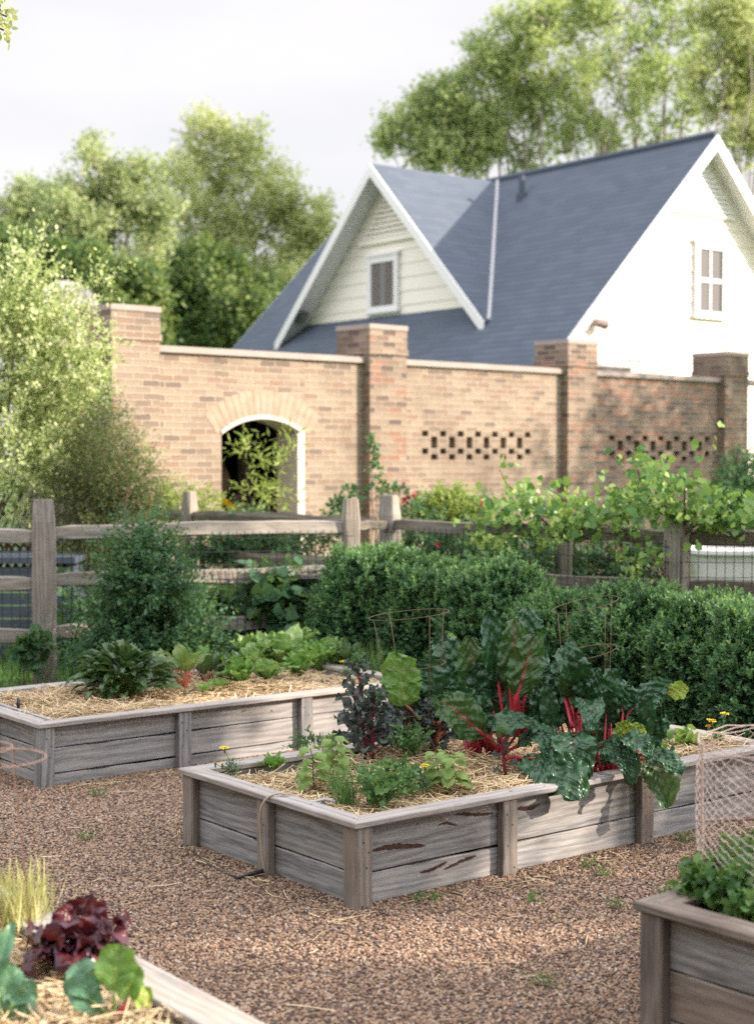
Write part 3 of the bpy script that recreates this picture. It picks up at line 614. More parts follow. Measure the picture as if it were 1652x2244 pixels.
chard_plant('big central chard plant with thick bright red stems and tall upright leaves', (600, 680), YB, [
    ((515, 430), (500, 195), 125, .1, .15, 'chard_back', {'root': (525, 700), 'sw': .009}),
    ((616, 385), (578, 85), 105, .05, .1, 'chard', {'root': (645, 600), 'sw': .009, 'fold': .5}),
    ((664, 400), (685, 118), 118, 0, .05, 'chard_back', {'root': (675, 590), 'sw': .010, 'fold': .15}),
    ((742, 340), (732, 72), 130, .14, .2, 'chard', {'root': (700, 590), 'sw': .008}),
    ((690, 440), (762, 180), 135, -.08, -.02, 'chard_back', {'root': (690, 590), 'sw': .019, 'fold': .1}),
    ((640, 480), (600, 300), 110, .12, .2, 'chard', {'root': (655, 560)}),
    ((560, 600), (372, 440), 150, -.12, -.1, 'chard_back', {'root': (590, 640), 'sw': .02, 'mid': (450, 490, -.2), 'face': (.1, -1, .5)}),
    ((560, 540), (395, 400), 130, -.02, .0, 'chard', {'root': (560, 640)}),
    ((500, 600), (540, 425), 150, -.05, .05, 'chard', {'root': (520, 690), 'sw': .012}),
    ((740, 530), (868, 460), 95, .0, .05, 'chard', {'root': (725, 600), 'sw': .015}),
    ((790, 570), (590, 590), 120, -.15, -.25, 'chard', {'root': (800, 640), 'mid': (680, 500, -.2), 'face': (0, -.6, 1)}),
    ((720, 690), (945, 862), 175, -.32, -.68, 'chard', {'root': (640, 690), 'rd': -.2, 'mid': (860, 670, -.60), 'face': (0, -1, .6), 'fold': -.15}),
    ((640, 420), (642, 150), 88, .08, .12, 'chard', {'root': (665, 600)}), ((725, 420), (805, 225), 92, .1, .15, 'chard', {'root': (700, 590)}), ((585, 460), (545, 260), 92, .1, .15, 'chard', {'root': (620, 620)}), ((700, 380), (705, 210), 80, .04, .08, 'chard', {}), ((470, 470), (470, 300), 90, .1, .14, 'chard', {'root': (520, 690)}),
    ((690, 640), (850, 620), 120, -.2, -.3, 'chard', {'root': (620, 690), 'mid': (780, 560, -.2), 'face': (0, -.7, 1)}),
    ((480, 620), (465, 560), 60, .05, .1, 'chard', {'root': (505, 700), 'sw': .014}),
    ((540, 620), (560, 560), 50, .0, .1, 'chard', {'root': (530, 705), 'sw': .016}),
    ((505, 610), (520, 560), 40, -.05, .1, 'chard', {'root': (515, 705), 'sw': .014}),
], 'redstem')
chard_plant('light green chard plant with pale orange stems inside the left wire cage', (340, 610), 7.0, [
    ((240, 470), (198, 255), 150, -.2, -.15, 'chard_pale', {'root': (340, 600)}),
    ((420, 395), (395, 172), 120, .0, .1, 'chard', {'root': (365, 600)}),
    ((430, 470), (285, 285), 125, -.1, -.1, 'chard', {'root': (370, 600)}),
    ((430, 330), (400, 168), 95, .1, .15, 'chard_pale', {'root': (380, 560)}),
    ((475, 410), (440, 235), 105, .05, .15, 'chard', {'root': (390, 600)}),
    ((280, 520), (250, 410), 70, -.1, -.1, 'chard', {'root': (330, 600)}),
    ((350, 540), (330, 430), 60, -.1, 0, 'darkkale', {'root': (345, 610), 'sw': .014}),
    ((380, 540), (390, 450), 50, -.1, 0, 'chard', {'root': (360, 615), 'sw': .014}),
], 'pinkstem', nf=3)
chard_plant('chard plant with silvery crinkled drooping leaves right of the central one', (950, 740), 6.5, [
    ((925, 430), (885, 228), 135, .2, .05, 'chard', {'root': (945, 600), 'sw': .010, 'mid': (900, 300, -.15), 'face': (0, -1, .8), 'crin': .08}),
    ((960, 450), (985, 570), 110, .05, -.2, 'chard', {'root': (950, 620), 'mid': (1000, 440, -.1), 'face': (0, -1, .6)}),
    ((870, 400), (780, 325), 110, .2, .3, 'chard', {'root': (915, 560)}),
    ((930, 590), (960, 790), 165, -.1, -.3, 'chard', {'root': (940, 720), 'mid': (900, 600, -.35), 'face': (0, -1, .5)}),
    ((860, 570), (800, 450), 90, .1, .2, 'chard', {'root': (935, 700), 'sw': .009}),
    ((1000, 650), (1165, 790), 112, -.08, -.25, 'chard', {'root': (1010, 720), 'mid': (1120, 600, -.21), 'face': (0, -1, .7)}),
    ((900, 420), (846, 280), 82, .12, .15, 'chard', {}), ((985, 480), (1012, 320), 78, .12, .15, 'chard', {}), ((950, 430), (955, 270), 84, .1, .1, 'chard', {}),
    ((1000, 720), (960, 650), 60, 0, 0, 'chard', {'root': (1000, 750), 'sw': .018}),
    ((850, 620), (830, 740), 90, -.1, -.3, 'chard', {'root': (930, 720), 'mid': (800, 640, -.2)}),
    ((960, 520), (950, 400), 90, .2, .3, 'chard', {}),
    ((940, 480), (880, 300), 90, .3, .3, 'chard', {}),
    ((1010, 500), (1000, 380), 90, .3, .3, 'chard_pale', {}),
], 'redstem')
chard_plant('chard plant at the right end spilling one long leaf over the bed rim', (1080, 745), 6.45, [
    ((1080, 500), (1068, 350), 115, .2, .2, 'chard', {}),
    ((1090, 480), (1150, 385), 100, .2, .2, 'chard', {}),
    ((1140, 510), (1318, 385), 95, .1, .1, 'chard', {'mid': (1230, 400, .1), 'face': (0, -1, .8)}),
    ((1300, 425), (1385, 400), 72, .08, .1, 'chard_yel', {'root': (1250, 440), 'sw': .003, 'rd': .1}),
    ((1190, 650), (1283, 485), 120, .1, .1, 'chard', {'crin': .07}),
    ((1110, 650), (1140, 530), 90, -.05, -.05, 'chard_yel', {}),
    ((1150, 640), (1192, 545), 80, 0, 0, 'chard_yel', {}),
    ((1205, 690), (1300, 890), 135, -.04, -.13, 'chard_mottled', {'root': (1100, 720), 'mid': (1280, 680, -.13), 'face': (-.2, -1, .5), 'ruf': .2}),
    ((1210, 670), (1360, 755), 95, -.1, -.25, 'chard', {'root': (1100, 720), 'mid': (1300, 660, -.2), 'face': (0, -.8, 1)}),
    ((1100, 620), (1230, 690), 110, -.1, -.25, 'chard', {'mid': (1180, 580, -.2), 'face': (0, -.8, 1)}),
    ((1060, 560), (1040, 450), 100, .1, .2, 'chard', {}),
    ((1060, 720), (1040, 660), 50, 0, 0, 'chard', {'root': (1070, 750), 'sw': .018}),
    ((1150, 600), (1220, 480), 110, .2, .3, 'chard', {}), ((1120, 500), (1110, 365), 84, .1, .12, 'chard', {}), ((1200, 570), (1245, 430), 88, .12, .14, 'chard', {}), ((1130, 640), (1170, 520), 90, .05, .05, 'chard', {}),
], 'redstem')
# tall dark flowering kale at the left
def kale(label, base_px, Yb, top_px, lean, n, w, seed):
    global rng
    bp = onz(*base_px, .28); bp = at(*base_px, Yb); bp.z = .27; t = thing('purple_kale', label, 'kale', bp, 0, 'dark purple kale plants')
    tp = at(*top_px, Yb); pts = wig(bp, tp, 6, .02); MB().tube(pts, [.008, .008, .007, .006, .005, .003], 7).build('stalk', M['purplestem'], t, True)
    for i in range(n):
        f = .12+.86*i/n; k = f*5; a = pts[int(k)].lerp(pts[min(5, int(k)+1)], k-int(k)); an = i*2.4+seed; s = (1-.65*f)*w
        d = Vector((math.cos(an), math.sin(an), .55+.6*f)).normalized(); b_ = a+d*s*.5
        MB().tube([a, a.lerp(b_, .5), b_], [.003, .0025, .002], 5).build('stem', M['purplestem'], t, True)
        V, F, UV = blade(b_, b_+d*s+Vector((0, 0, -s*.35*(1-f))), s*.62, (d.x*.3, d.y*.3-.4, .9), None, .2, .2, .25, .04, 'oval', 8, 12, .12); build('leaf', V, F, M['darkkale'], t, True, UV)
    V, k = sprigs(np.repeat(np.array([tuple(tp)]), 40, 0)+rng.normal(0, .012, (40, 3)), rng.normal(0, .5, (40, 3))+np.array([0, 0, 1]), .02, 4, .012, .006); polys('flower_buds', V, k, M['herb'], t)
kale('tallest dark purple kale stalk at the left of the wire cage', (800, 1665), 6.75, (778, 1450), 0, 30, .14, 1)
kale('dark kale stalk leaning right beside the tallest one', (815, 1670), 6.7, (822, 1530), 0, 24, .15, 2)
kale('low dark kale bush under the wire cage legs', (880, 1660), 6.9, (895, 1545), 0, 24, .16, 3)
kale('small purple kale seedling at the front of the chard', (1108, 1695), 6.45, (1100, 1610), 0, 7, .07, 4)
kale('dark kale tuft low between cage and chard', (945, 1650), 6.95, (950, 1570), 0, 18, .14, 5)

def rosette(label, cat, name, base, n, Lh, w, mat, prof, tilt0=.25, tilt1=1.1, stem=None, group=None, seed=1, stemf=.2, ruf=.14, nu=6, nv=9, fold=.3, lobes=0, curve=.5, zf=1, smat='stem_green', crin=.03, jit=.08, rf2=.03):
    t = thing(name, label, cat, base, 0, group); base = Vector(base); rr = random.Random(seed)
    for i in range(n):
        an = i*2.399+rr.uniform(-.3, .3); tl = tilt0+(tilt1-tilt0)*((i+.5)/n)**.8+rr.uniform(-jit, jit); Ls = Lh*(.75+.35*rr.random())*(.8+.2*math.sin(tl))
        h = Vector((math.cos(an), math.sin(an), 0)); d0 = h*math.sin(tl*.6)+Z*math.cos(tl*.6); d1 = h*math.sin(min(2.4, tl*(1+curve)))+Z*math.cos(min(2.4, tl*(1+curve)))
        a = base+h*.01; s = a+d0*Ls*stemf; midp = s+d0*Ls*(1-stemf)*.5; e = midp+d1*Ls*(1-stemf)*.55
        if stem is not None: MB().tube([a, s, s.lerp(midp, .6)], [stem, stem*.9, stem*.3], 6).build('stem', M[smat], t, True)
        V, F, UV = blade(s, e, w*(.8+.4*rr.random()), (-h.x*math.cos(tl), -h.y*math.cos(tl), math.sin(tl)), midp, 0, fold, ruf, crin, prof, nu, nv, lobes, rf2=rf2)
        build('leaf', V, F, M[mat], t, True, UV)
    return t
# ---- back left bed
zb2 = .285
p = onz(272, 1528, zb2); t = thing('sorrel_plant', 'big mound of long dark red veined sorrel leaves in the back bed', 'sorrel', p); rr = random.Random(3)
for i in range(165):
    an = rr.uniform(0, 6.283); el = math.asin(rr.uniform(.0, 1)**.8); Rr = rr.uniform(.75, 1.08); dd = Vector((math.cos(an)*math.cos(el), math.sin(an)*math.cos(el), math.sin(el))); sc_ = Vector((.36, .30, .33))
    e = p+Vector((dd.x*sc_.x, dd.y*sc_.y, dd.z*sc_.z))*Rr+Z*(-.02+.02*rr.random()); s_ = p+Vector((dd.x*.10, dd.y*.10, .03+.20*dd.z))*rr.uniform(.6, 1.1); ln = rr.uniform(.14, .21); s_ = e+(s_-e).normalized()*min(ln, (s_-e).length)
    md = s_.lerp(e, .55)+Z*rr.uniform(.02, .07); MB().tube([p+Vector((dd.x, dd.y, 0))*.03, p.lerp(s_, .6)+Z*.01, s_], [.003, .0025, .002], 5).build('stem', M['stem_green'], t, True)
    V, F, UV = blade(s_, e, rr.uniform(.045, .068), (-dd.x*.5+rr.uniform(-.4, .4), -dd.y*.5+rr.uniform(-.4, .4), .9), md, 0, .28, .10, .02, 'lance', 4, 12, rf2=.03); build('leaf', V, F, M['sorrel'], t, True, UV)
p = onz(402, 1512, zb2); rosette('young chard with orange stems right of the sorrel mound', 'chard', 'orange_chard', p, 11, .30, .09, 'chard_orange', 'oval', .1, .9, .006, stemf=.45, seed=4, smat='pinkstem')
p = onz(452, 1500, zb2); rosette('dark young beet with upright leaves next to the orange chard', 'beet', 'beet_plant', p, 10, .25, .07, 'sorrel', 'oval', .15, 1.0, .003, stemf=.35, seed=5, smat='purplestem')
p = onz(480, 1512, zb2); rosette('low dark green seedling tuft in the straw near the beet', 'seedling', 'seedling', p, 9, .09, .045, 'lettuce_dark', 'oval', .3, 1.2, None, stemf=.3, seed=6)
p = onz(447, 1520, zb2); rosette('little dark green seedling left of the low tuft', 'seedling', 'seedling', p, 8, .08, .04, 'lettuce_dark', 'oval', .3, 1.2, None, stemf=.3, seed=61)
labs = [('green lettuce head nearest the rim, second bed, left one of the row', (527, 1505), .17, 'lettuce_dark'), ('round lettuce head just right of the first in the front row', (585, 1500), .15, 'lettuce'),
        ('small upright romaine with dark stems at the front row end', (655, 1490), .17, 'lettuce_dark'), ('pale lettuce head behind the front row on the left', (560, 1468), .18, 'lettuce'),
        ('pale lettuce head behind the front row in its middle', (615, 1465), .2, 'lettuce'), ('upright romaine at the right end of the lettuce rows', (700, 1470), .2, 'lettuce_dark'),
        ('frilly pale lettuce in the back row beneath the tall leaves', (590, 1452), .2, 'lettuce'), ('frilly pale lettuce in the back row farther right', (650, 1450), .22, 'lettuce'), ('upright romaine at the back right of the lettuce rows', (728, 1452), .19, 'lettuce')]
for i, (lb, q, s_, mt) in enumerate(labs):
    p = onz(*q, zb2); rosette(lb, 'lettuce', 'lettuce', p, 18, s_*1.12, s_*.52, mt, 'lettuce', .08, .95, None, stemf=.05, seed=20+i, zf=1, fold=.35, ruf=.2, group='lettuces in the back bed', curve=.4)
for i, (lb, q, s_, mt) in enumerate([('small dark beet between the orange chard and the lettuces', (482, 1488), .17, 'sorrel'), ('low romaine at the left of the lettuce front row', (505, 1490), .15, 'lettuce_dark'), ('pale lettuce head at the far left of the back row', (540, 1450), .17, 'lettuce'), ('leafy seedling beside the back rim left of the lettuces', (440, 1470), .15, 'lettuce_dark'), ('dark beet right of the lettuces by the marigold', (765, 1470), .18, 'sorrel')]):
    p = onz(*q, zb2); rosette(lb, 'seedling' if 'seedling' in lb else ('beet' if 'beet' in lb else 'lettuce'), 'beet_plant' if 'beet' in lb else 'lettuce', p, 12, s_*1.3, s_*.42, mt, 'oval', .1, 1.0, .003, stemf=.25, seed=90+i, curve=.5)
# tall horseradish-like leaves
p = onz(625, 1458, zb2); t = thing('tall_leafy_plant', 'tall pale green plant with long upright leaves behind the lettuces', 'vegetable plant', p, 0)
for (s, e, w, k) in (((590, 1440), (562, 1380), 22, 0), ((600, 1430), (540, 1440), 26, 1), ((625, 1440), (655, 1365), 40, 0), ((620, 1440), (610, 1400), 36, 0), ((650, 1450), (700, 1425), 40, 1), ((640, 1445), (640, 1395), 44, 0), ((600, 1450), (575, 1405), 26, 0)):
    Yq = p.y-.02*k; a, b_ = at(*s, Yq), at(*e, Yq+.1)
    MB().tube([p, p.lerp(a, .5), a], [.006, .005, .004], 6).build('stem', M['stem_green'], t, True)
    V, F, UV = blade(a, b_, w*PXM(Yq)*1.2, (.2, -1, .4), None, .2, .25, .15, .04, 'lance'); build('leaf', V, F, M['lettuce'], t, True, UV)
# ---- middle bed herbs
zb1 = .29
def basil(label, base_px, top, seed):
    p = onz(*base_px, zb1); tp = at(*top, p.y); t = thing('basil_plant', label, 'basil', p, 0, 'basil plants'); pts = wig(p, tp, 5, .03)
    MB().tube(pts, .0035, 6).build('stalk', M['stem_green'], t, True); rr = random.Random(seed)
    for i in range(14):
        f = .25+.75*(i//2)/6; k = min(3.99, f*4); a = pts[int(k)].lerp(pts[int(k)+1], k-int(k)); an = seed+(i % 2)*3.14+(i//2)*1.57; d = Vector((math.cos(an), math.sin(an), .3)).normalized()
        s = .07*(1.2-.45*f)*(1+.3*rr.random()); b_ = a+d*.015; V, F, UV = blade(b_, b_+d*s*.95+Vector((0, 0, -.75*s)), s*.7, (d.x*.4, d.y*.4-.3, .9), b_+d*s*.6+Vector((0, 0, .1*s)), .15, -.25, .08, .05, 'oval', 6, 9); build('leaf', V, F, M['basil'], t, True, UV)
basil('basil with drooping light leaves left of the chives', (690, 1725), (680, 1640), 1)
basil('tall basil tied to a wooden stake below the kale', (742, 1700), (735, 1615), 2)
basil('basil plant tied up in front of the big chard', (985, 1735), (985, 1655), 3)
basil('second stem of basil close behind the front one', (965, 1725), (955, 1650), 4)
def stake(label, b_, tp, r_, mat='hose', name='plant_stake'):
    p = onz(*b_, zb1); q = at(*tp, p.y); o = MB().tube([p, q], r_, 6).build(name, M[mat]); tag(o, label, 'stake')
stake('short wooden stake behind the tall basil', (705, 1670), (708, 1612), .004)
stake('thin dark stake in the front basil', (977, 1730), (977, 1662), .003, 'wire')
def tuft(label, cat, name, base, n, Lh, lw, mat, spread=.5, group=None, seed=1, k='blade', rad=.02):
    r = np.random.default_rng(seed); P = np.array([tuple(base)])+np.c_[r.normal(0, rad, (n, 2)), np.zeros(n)]; D = np.c_[r.normal(0, spread*.5, (n, 2)), np.ones(n)]
    V, kk = sprigs(P, D, .0, 1, Lh, lw, .12, k, .1, r=r); V = V.reshape(-1, kk, 3)
    o = polys(name, V.reshape(-1, 3), kk, M[mat]); tag(o, label, cat, group); return o
tuft('clump of thin upright chives at the front of the middle bed', 'chives', 'chive_clump', onz(757, 1762, zb1), 150, .13, .003, 'herb', .55, seed=2, rad=.022)
tuft('smaller clump of chives behind the first', 'chives', 'chive_clump', onz(735, 1730, zb1), 70, .10, .003, 'herb', .55, seed=3, rad=.015)
tuft('grassy green tuft behind the back bed marigold', 'grass tuft', 'grass_tuft', onz(820, 1475, .3), 90, .2, .004, 'herb', .6, seed=4, rad=.04)
def bushy(label, cat, name, base, rad, hh, n, leaf, asp, mat, shape='oval', nl=5, group=None, seed=1, stems=8, spread=.9, droop=0, stemmat='stem_green', core=False):
    """small plant: stems fan from the base, leaves along them"""
    base = Vector(base); t = thing(name, label, cat, base, 0, group); r = np.random.default_rng(seed); mb = MB(); tips = []
    for i in range(stems):
        an = i*2.4+r.random(); q = r.random()**.5; e = base+Vector((math.cos(an)*rad*q, math.sin(an)*rad*q, hh*(.65+.35*r.random())*(1-.35*q))); m_ = (base+e)/2+Vector((math.cos(an)*rad*.1, math.sin(an)*rad*.1, hh*.1))
        pts = bez(base+Vector((math.cos(an), math.sin(an), 0))*rad*.12, m_, e, 6); tips.append(pts); mb.tube(pts, [max(.0012, rad*.018)]*3+[max(.001, rad*.012)]*3, 5)
    mb.build('stems', M[stemmat], t)
    per = max(1, n//stems); P, D = [], []
    for pts in tips:
        for _ in range(per):
            k = (1-r.random()**1.5*.85)*4.99; a = pts[int(k)].lerp(pts[int(k)+1], k-int(k)); d = (pts[5]-pts[2]).normalized()
            P.append(tuple(a+Vector(r.normal(0, rad*.09, 3)))); D.append(tuple(d*.6+Vector(r.normal(0, .6, 3))+Z*.3))
    V, k = sprigs(P, D, leaf*nl*.55, nl, leaf, leaf*asp, spread, shape, r=r, droop=droop); polys('foliage', V, k, M[mat], t); return t
bushy('leafy parsley clump at the front of the middle bed', 'parsley', 'parsley_plant', onz(835, 1765, zb1), .12, .14, 150, .022, .85, 'herb', stems=14, seed=2)
bushy('second parsley clump just right of the chives', 'parsley', 'parsley_plant', onz(865, 1740, zb1), .08, .12, 80, .020, .85, 'herb', stems=9, seed=12)
rosette('small broad leaved green plant in the straw of the middle bed', 'herb', 'small_herb', onz(600, 1690, zb1), 18, .09, .04, 'lettuce_dark', 'oval', .1, 1.2, None, stemf=.15, seed=33)
bushy('thin tomato seedling inside the left wire cage', 'tomato plant', 'tomato_seedling', onz(900, 1680, zb1), .07, .22, 60, .025, .5, 'herb', stems=5, seed=14)
bushy('creeping squash vine trailing on the straw behind the rim at the right', 'squash vine', 'squash_vine', onz(1480, 1640, zb1), .13, .06, 40, .05, .9, 'vine', 'heart', 2, stems=8, seed=15)
bushy('small green weeds at the back edge of the middle bed straw', 'weed', 'weed', onz(690, 1650, zb1), .09, .08, 60, .02, .6, 'ivy', stems=6, seed=16)
def marigold(label, base, flowers, seed):
    base = Vector(base); t = thing('marigold', label, 'marigold', base, 0, 'yellow marigolds'); r = np.random.default_rng(seed)
    for (px, py, s, mt) in flowers:
        c = at(px, py, base.y+.01); pts = bez(base, (base+c)/2+Vector((.005, 0, .01)), c-Z*.004, 5); MB().tube(pts, .0016, 5).build('stem', M['stem_green'], t)
        MB().tube([c-Z*.022, c-Z*.01, c], [.002, .0045, .0055], 7).build('calyx', M['stem_green'], t, True)
        V, F, UV = [], [], []
        for ring, (nn, rr_, el) in enumerate(((8, 1, .15), (7, .75, .5), (5, .45, 1.0))):
            for i in range(nn):
                an = i*6.283/nn+ring*.4+r.normal(0, .12); d = Vector((math.cos(an)*math.cos(el), math.sin(an)*math.cos(el), math.sin(el)+r.normal(0, .1))); v, f, u = blade(c, c+d*s*rr_, s*.62, Vector((-d.x*.3, -d.y*.3, 1)), None, .15, .1, .2, .05, 'lettuce', 4, 5)
                b_ = len(V); V += v; F += [tuple(k+b_ for k in q) for q in f]; UV += u
        build('flower', V, F, M[mt], t, True, UV)
    P = np.array([tuple(base+Vector((r.normal(0, .018), r.normal(0, .018), .01+.05*r.random()))) for _ in range(60)]); V, k = sprigs(P, r.normal(0, .6, (60, 3))+np.array([0, 0, 1]), .03, 6, .016, .003, 1.0, r=r); polys('foliage', V, k, M['bush'], t)
marigold('single yellow marigold at the left corner of the middle bed', beds_xy(B1, H, .15, 1.05, zb1), [(492, 1641, .023, 'petal'), (472, 1672, .008, 'petal_o'), (487, 1675, .008, 'petal_o')], 1)
marigold('yellow marigold in front of the chard stems', onz(922, 1742, zb1), [(932, 1680, .022, 'petal')], 2)
marigold('yellow marigold group at the far right end of the middle bed', onz(1572, 1640, zb1), [(1560, 1582, .026, 'petal'), (1588, 1566, .022, 'petal'), (1552, 1592, .016, 'petal_o'), (1577, 1615, .015, 'petal')], 3)
marigold('yellow marigold in the back bed behind the kale', onz(760, 1490, zb2), [(752, 1452, .028, 'petal')], 4)

def cage(label, px, py_base, Yb, rings, legs_top, r0, mat='wire', tilt=(0, 0), rad=.0017, group='wire tomato cages', legpx=None):
    """rings: list of (px_center, py, radius m)"""
    c0 = at(px, py_base, Yb); c0.z = .2; t = thing('tomato_cage', label, 'tomato cage', c0, 0, group)
    cs = []
    for (qx, qy, rr_) in rings:
        c = at(qx, qy, Yb); cs.append((c, rr_)); pts = [c+Vector((math.cos(a)*rr_, math.sin(a)*rr_, tilt[0]*math.cos(a)*rr_+tilt[1]*math.sin(a)*rr_)) for a in [i*6.283/36 for i in range(37)]]
        MB().tube(pts, rad, 5, cap=False).build('ring', M[mat], t, True)
    for k in range(4):
        an = .5+k*1.571; pts = [c+Vector((math.cos(an)*rr_, math.sin(an)*rr_, (tilt[0]*math.cos(an)+tilt[1]*math.sin(an))*rr_)) for c, rr_ in cs]
        pts.append(Vector((c0.x+math.cos(an)*r0, c0.y+math.sin(an)*r0, .2))); MB().tube(pts, rad, 5).build('leg', M[mat], t, True)
    return t
cage('rusty wire tomato cage around the pale orange stemmed chard', 900, 1660, 6.9, [(896, 1347, .183), (905, 1458, .15), (910, 1560, .12)], None, .1, tilt=(.1, 0))
cage('bent rusty wire tomato cage behind the right hand chard', 1300, 1640, 7.1, [(1282, 1325, .155), (1285, 1430, .14), (1290, 1540, .12)], None, .1, tilt=(.22, .05))
# irrigation bits
o = MB().tube([beds_xy(B1, H, .02, .50, .336), beds_xy(B1, H, .0, .52, .345), beds_xy(B1, H, -.04, .555, .28), beds_xy(B1, H, -.03, .58, .16), beds_xy(B1, H, -.022, .56, .03)][0:1] +
    bez(beds_xy(B1, H, .06, .50, .334), beds_xy(B1, H, -.07, .56, .36), beds_xy(B1, H, -.03, .575, .19), 9)+bez(beds_xy(B1, H, -.03, .575, .19), beds_xy(B1, H, -.03, .575, .08), beds_xy(B1, H, -.02, .555, .02), 6)[1:], .0045, 8).build('irrigation_tube', M['hose'], smooth=True); tag(o, 'pale thin tube looping down over the short side rim of the middle bed', 'tube')
o = MB().tube([onz(520, 1925, .012), onz(545, 1917, .014), onz(582, 1908, .03)], [.006, .008, .009], 8).tube([onz(420, 1865, .008), onz(445, 1885, .008), onz(470, 1903, .008), onz(505, 1918, .008), onz(522, 1924, .01)], .0035, 6).build('black_hose', M['black'], smooth=True); tag(o, 'black hose end lying on the gravel at the foot of the middle bed', 'hose')
t = thing('drip_line', 'grey drip pipe with a black connector in the straw at the front rim', 'pipe', onz(712, 1765, .31))
MB().tube([onz(660, 1764, .31), onz(690, 1757, .315), onz(712, 1752, .32), onz(735, 1758, .31)], .006, 8).build('pipe', M['greypipe'], t, True)
MB().tube([onz(706, 1757, .33), onz(716, 1775, .30)], .010, 10).build('connector', M['black'], t, True)
t = thing('drip_line', 'grey drip pipe with a black upright fitting in the straw of the back bed', 'pipe', onz(50, 1560, .3))
MB().tube([beds_xy(B2, H, .17, 1.1, .30), beds_xy(B2, H, .15, .7, .305), beds_xy(B2, H, .16, .4, .30), beds_xy(B2, H, .17, .13, .295)], .007, 8).build('pipe', M['greypipe'], t, True)
MB().tube([beds_xy(B2, H, .17, .62, .29), beds_xy(B2, H, .17, .62, .36)], .009, 8).build('fitting', M['black'], t, True)

# ---- front right bed: strawberries and chicken wire
for i, (q, lb) in enumerate((((1585, 2005), 'strawberry plant at the corner of the front right bed'), ((1635, 1985), 'strawberry plant behind the corner one, leaves sunlit'), ((1665, 2030), 'strawberry plant at the right edge of the picture front row'), ((1660, 1950), 'strawberry plant farthest back in the front right bed'))):
    bushy(lb, 'strawberry plant', 'strawberry_plant', onz(*q, .36), .13, .15, 260, .030, .85, 'straberry', 'oval', 3, stems=18, seed=40+i, group='strawberry plants')
p0 = onz(1537, 1958, .40); cc = Vector((p0.x+.31, p0.y+.02, 0)); rad = (Vector((p0.x, p0.y, 0))-cc).length
t = thing('wire_cage', 'round chicken wire cage around the strawberries', 'wire cage', (cc.x, cc.y, .36)); mb = MB(); cell = .034; nc = int(2*math.pi*rad/(cell*.866*1.0)); hh = .026; nr = 17
def cy(a, z): rr_ = rad*(1+.015*math.sin(a*5)+.01*math.sin(z*20+a*9)); return Vector((cc.x+math.cos(a)*rr_, cc.y+math.sin(a)*rr_, z))
nc -= nc % 2; da = 2*math.pi/nc
for i in range(nc):
    for j in range(nr):
        z0 = .37+j*hh+(hh*.5 if i % 2 else 0)
        z0 += (.004*math.sin(i*1.3+j))
        a = i*da; mb.tube([cy(a, z0), cy(a+.33*da, z0)], .0016, 3, cap=False)
        for dz in (hh*.5, -hh*.5): mb.tube([cy(a+.33*da, z0), cy(a+da, z0+dz)], .0011, 3, cap=False)
mb.build('chicken_wire', M['chicken'], t)
an0 = math.atan2(p0.y-cc.y, p0.x-cc.x)
MB().tube([cy(an0, .33), cy(an0, .83)], .004, 6).build('stake', M['chicken'], t)
MB().tube([cy(an0-.1, .6), cy(an0-2.6, .585)], .004, 6).build('cross_wire', M['wire'], t)
mb = MB()
for k_ in range(3): mb.tube([cy(an0-i*.2+.1*k_, .815+.008*k_+.006*math.sin(i*2+k_)) for i in range(33)], .0016, 4, cap=False)
mb.build('top_wire', M['chicken'], t)
# ---- front left bed
zb4 = .29
p = onz(165, 2120, zb4); rosette('dark red lettuce with wavy leaves in the nearest bed', 'lettuce', 'red_lettuce', p, 22, .19, .12, 'redlettuce', 'lettuce', .0, 1.25, None, stemf=.03, seed=51, ruf=.16, fold=.12, nu=16, nv=30, curve=.8, lobes=.08, rf2=.10, crin=.04, jit=.15)
t = thing('young_chard', 'young bright green chard in front of the dark red lettuce', 'chard', onz(250, 2235, zb4)); pY = onz(250, 2235, zb4); 
for (s, e, w, mt, sm) in (((195, 2150+40), (175, 2085+20), 70, 'bluegreen', 'stem_green'), ((250, 2170), (262, 2068), 82, 'chard_pale', 'stem_green'), ((215, 2215), (150, 2135), 64, 'bluegreen', 'stem_green'), ((285, 2190), (330, 2180), 50, 'chard_yel', 'redstem'), ((275, 2200), (300, 2110), 50, 'chard_pale', 'redstem')):
    Yq = pY.y; a, b_ = at(*s, Yq), at(*e, Yq+.04); MB().tube(bez(pY, (pY+a)/2, a, 5), [.006, .006, .005, .004, .003], 7).build('stem', M[sm], t, True)
    V, F, UV = blade(a, b_, w*PXM(Yq)*1.15, (0, -1, .5), None, .12, .2, .12, .03, 'chard'); build('leaf', V, F, M[mt], t, True, UV)
t = thing('blue_green_plant', 'blue green broad leaved plant cut off at the left edge of the nearest bed', 'vegetable plant', onz(0, 2260, zb4)); pY = onz(0, 2230, zb4)
for (s, e, w) in (((0, 2230), (25, 2110), 90), ((20, 2240), (70, 2150), 80), ((-20, 2180), (5, 2040), 60), ((30, 2200), (45, 2180), 60), ((-10, 2140), (30, 2020), 40)):
    a, b_ = at(*s, pY.y), at(*e, pY.y+.05); MB().tube(bez(pY, (pY+a)/2, a, 4), .005, 6).build('stem', M['stem_green'], t, True)
    V, F, UV = blade(a, b_, w*PXM(pY.y)*.9, (.2, -1, .5), None, .12, .2, .15, .03, 'chard'); build('leaf', V, F, M['bluegreen'], t, True, UV)
M['dryg'] = G('dry_pale_grass', [(.35, .36, .12), (.55, .52, .25), (.7, .62, .36)], .4)
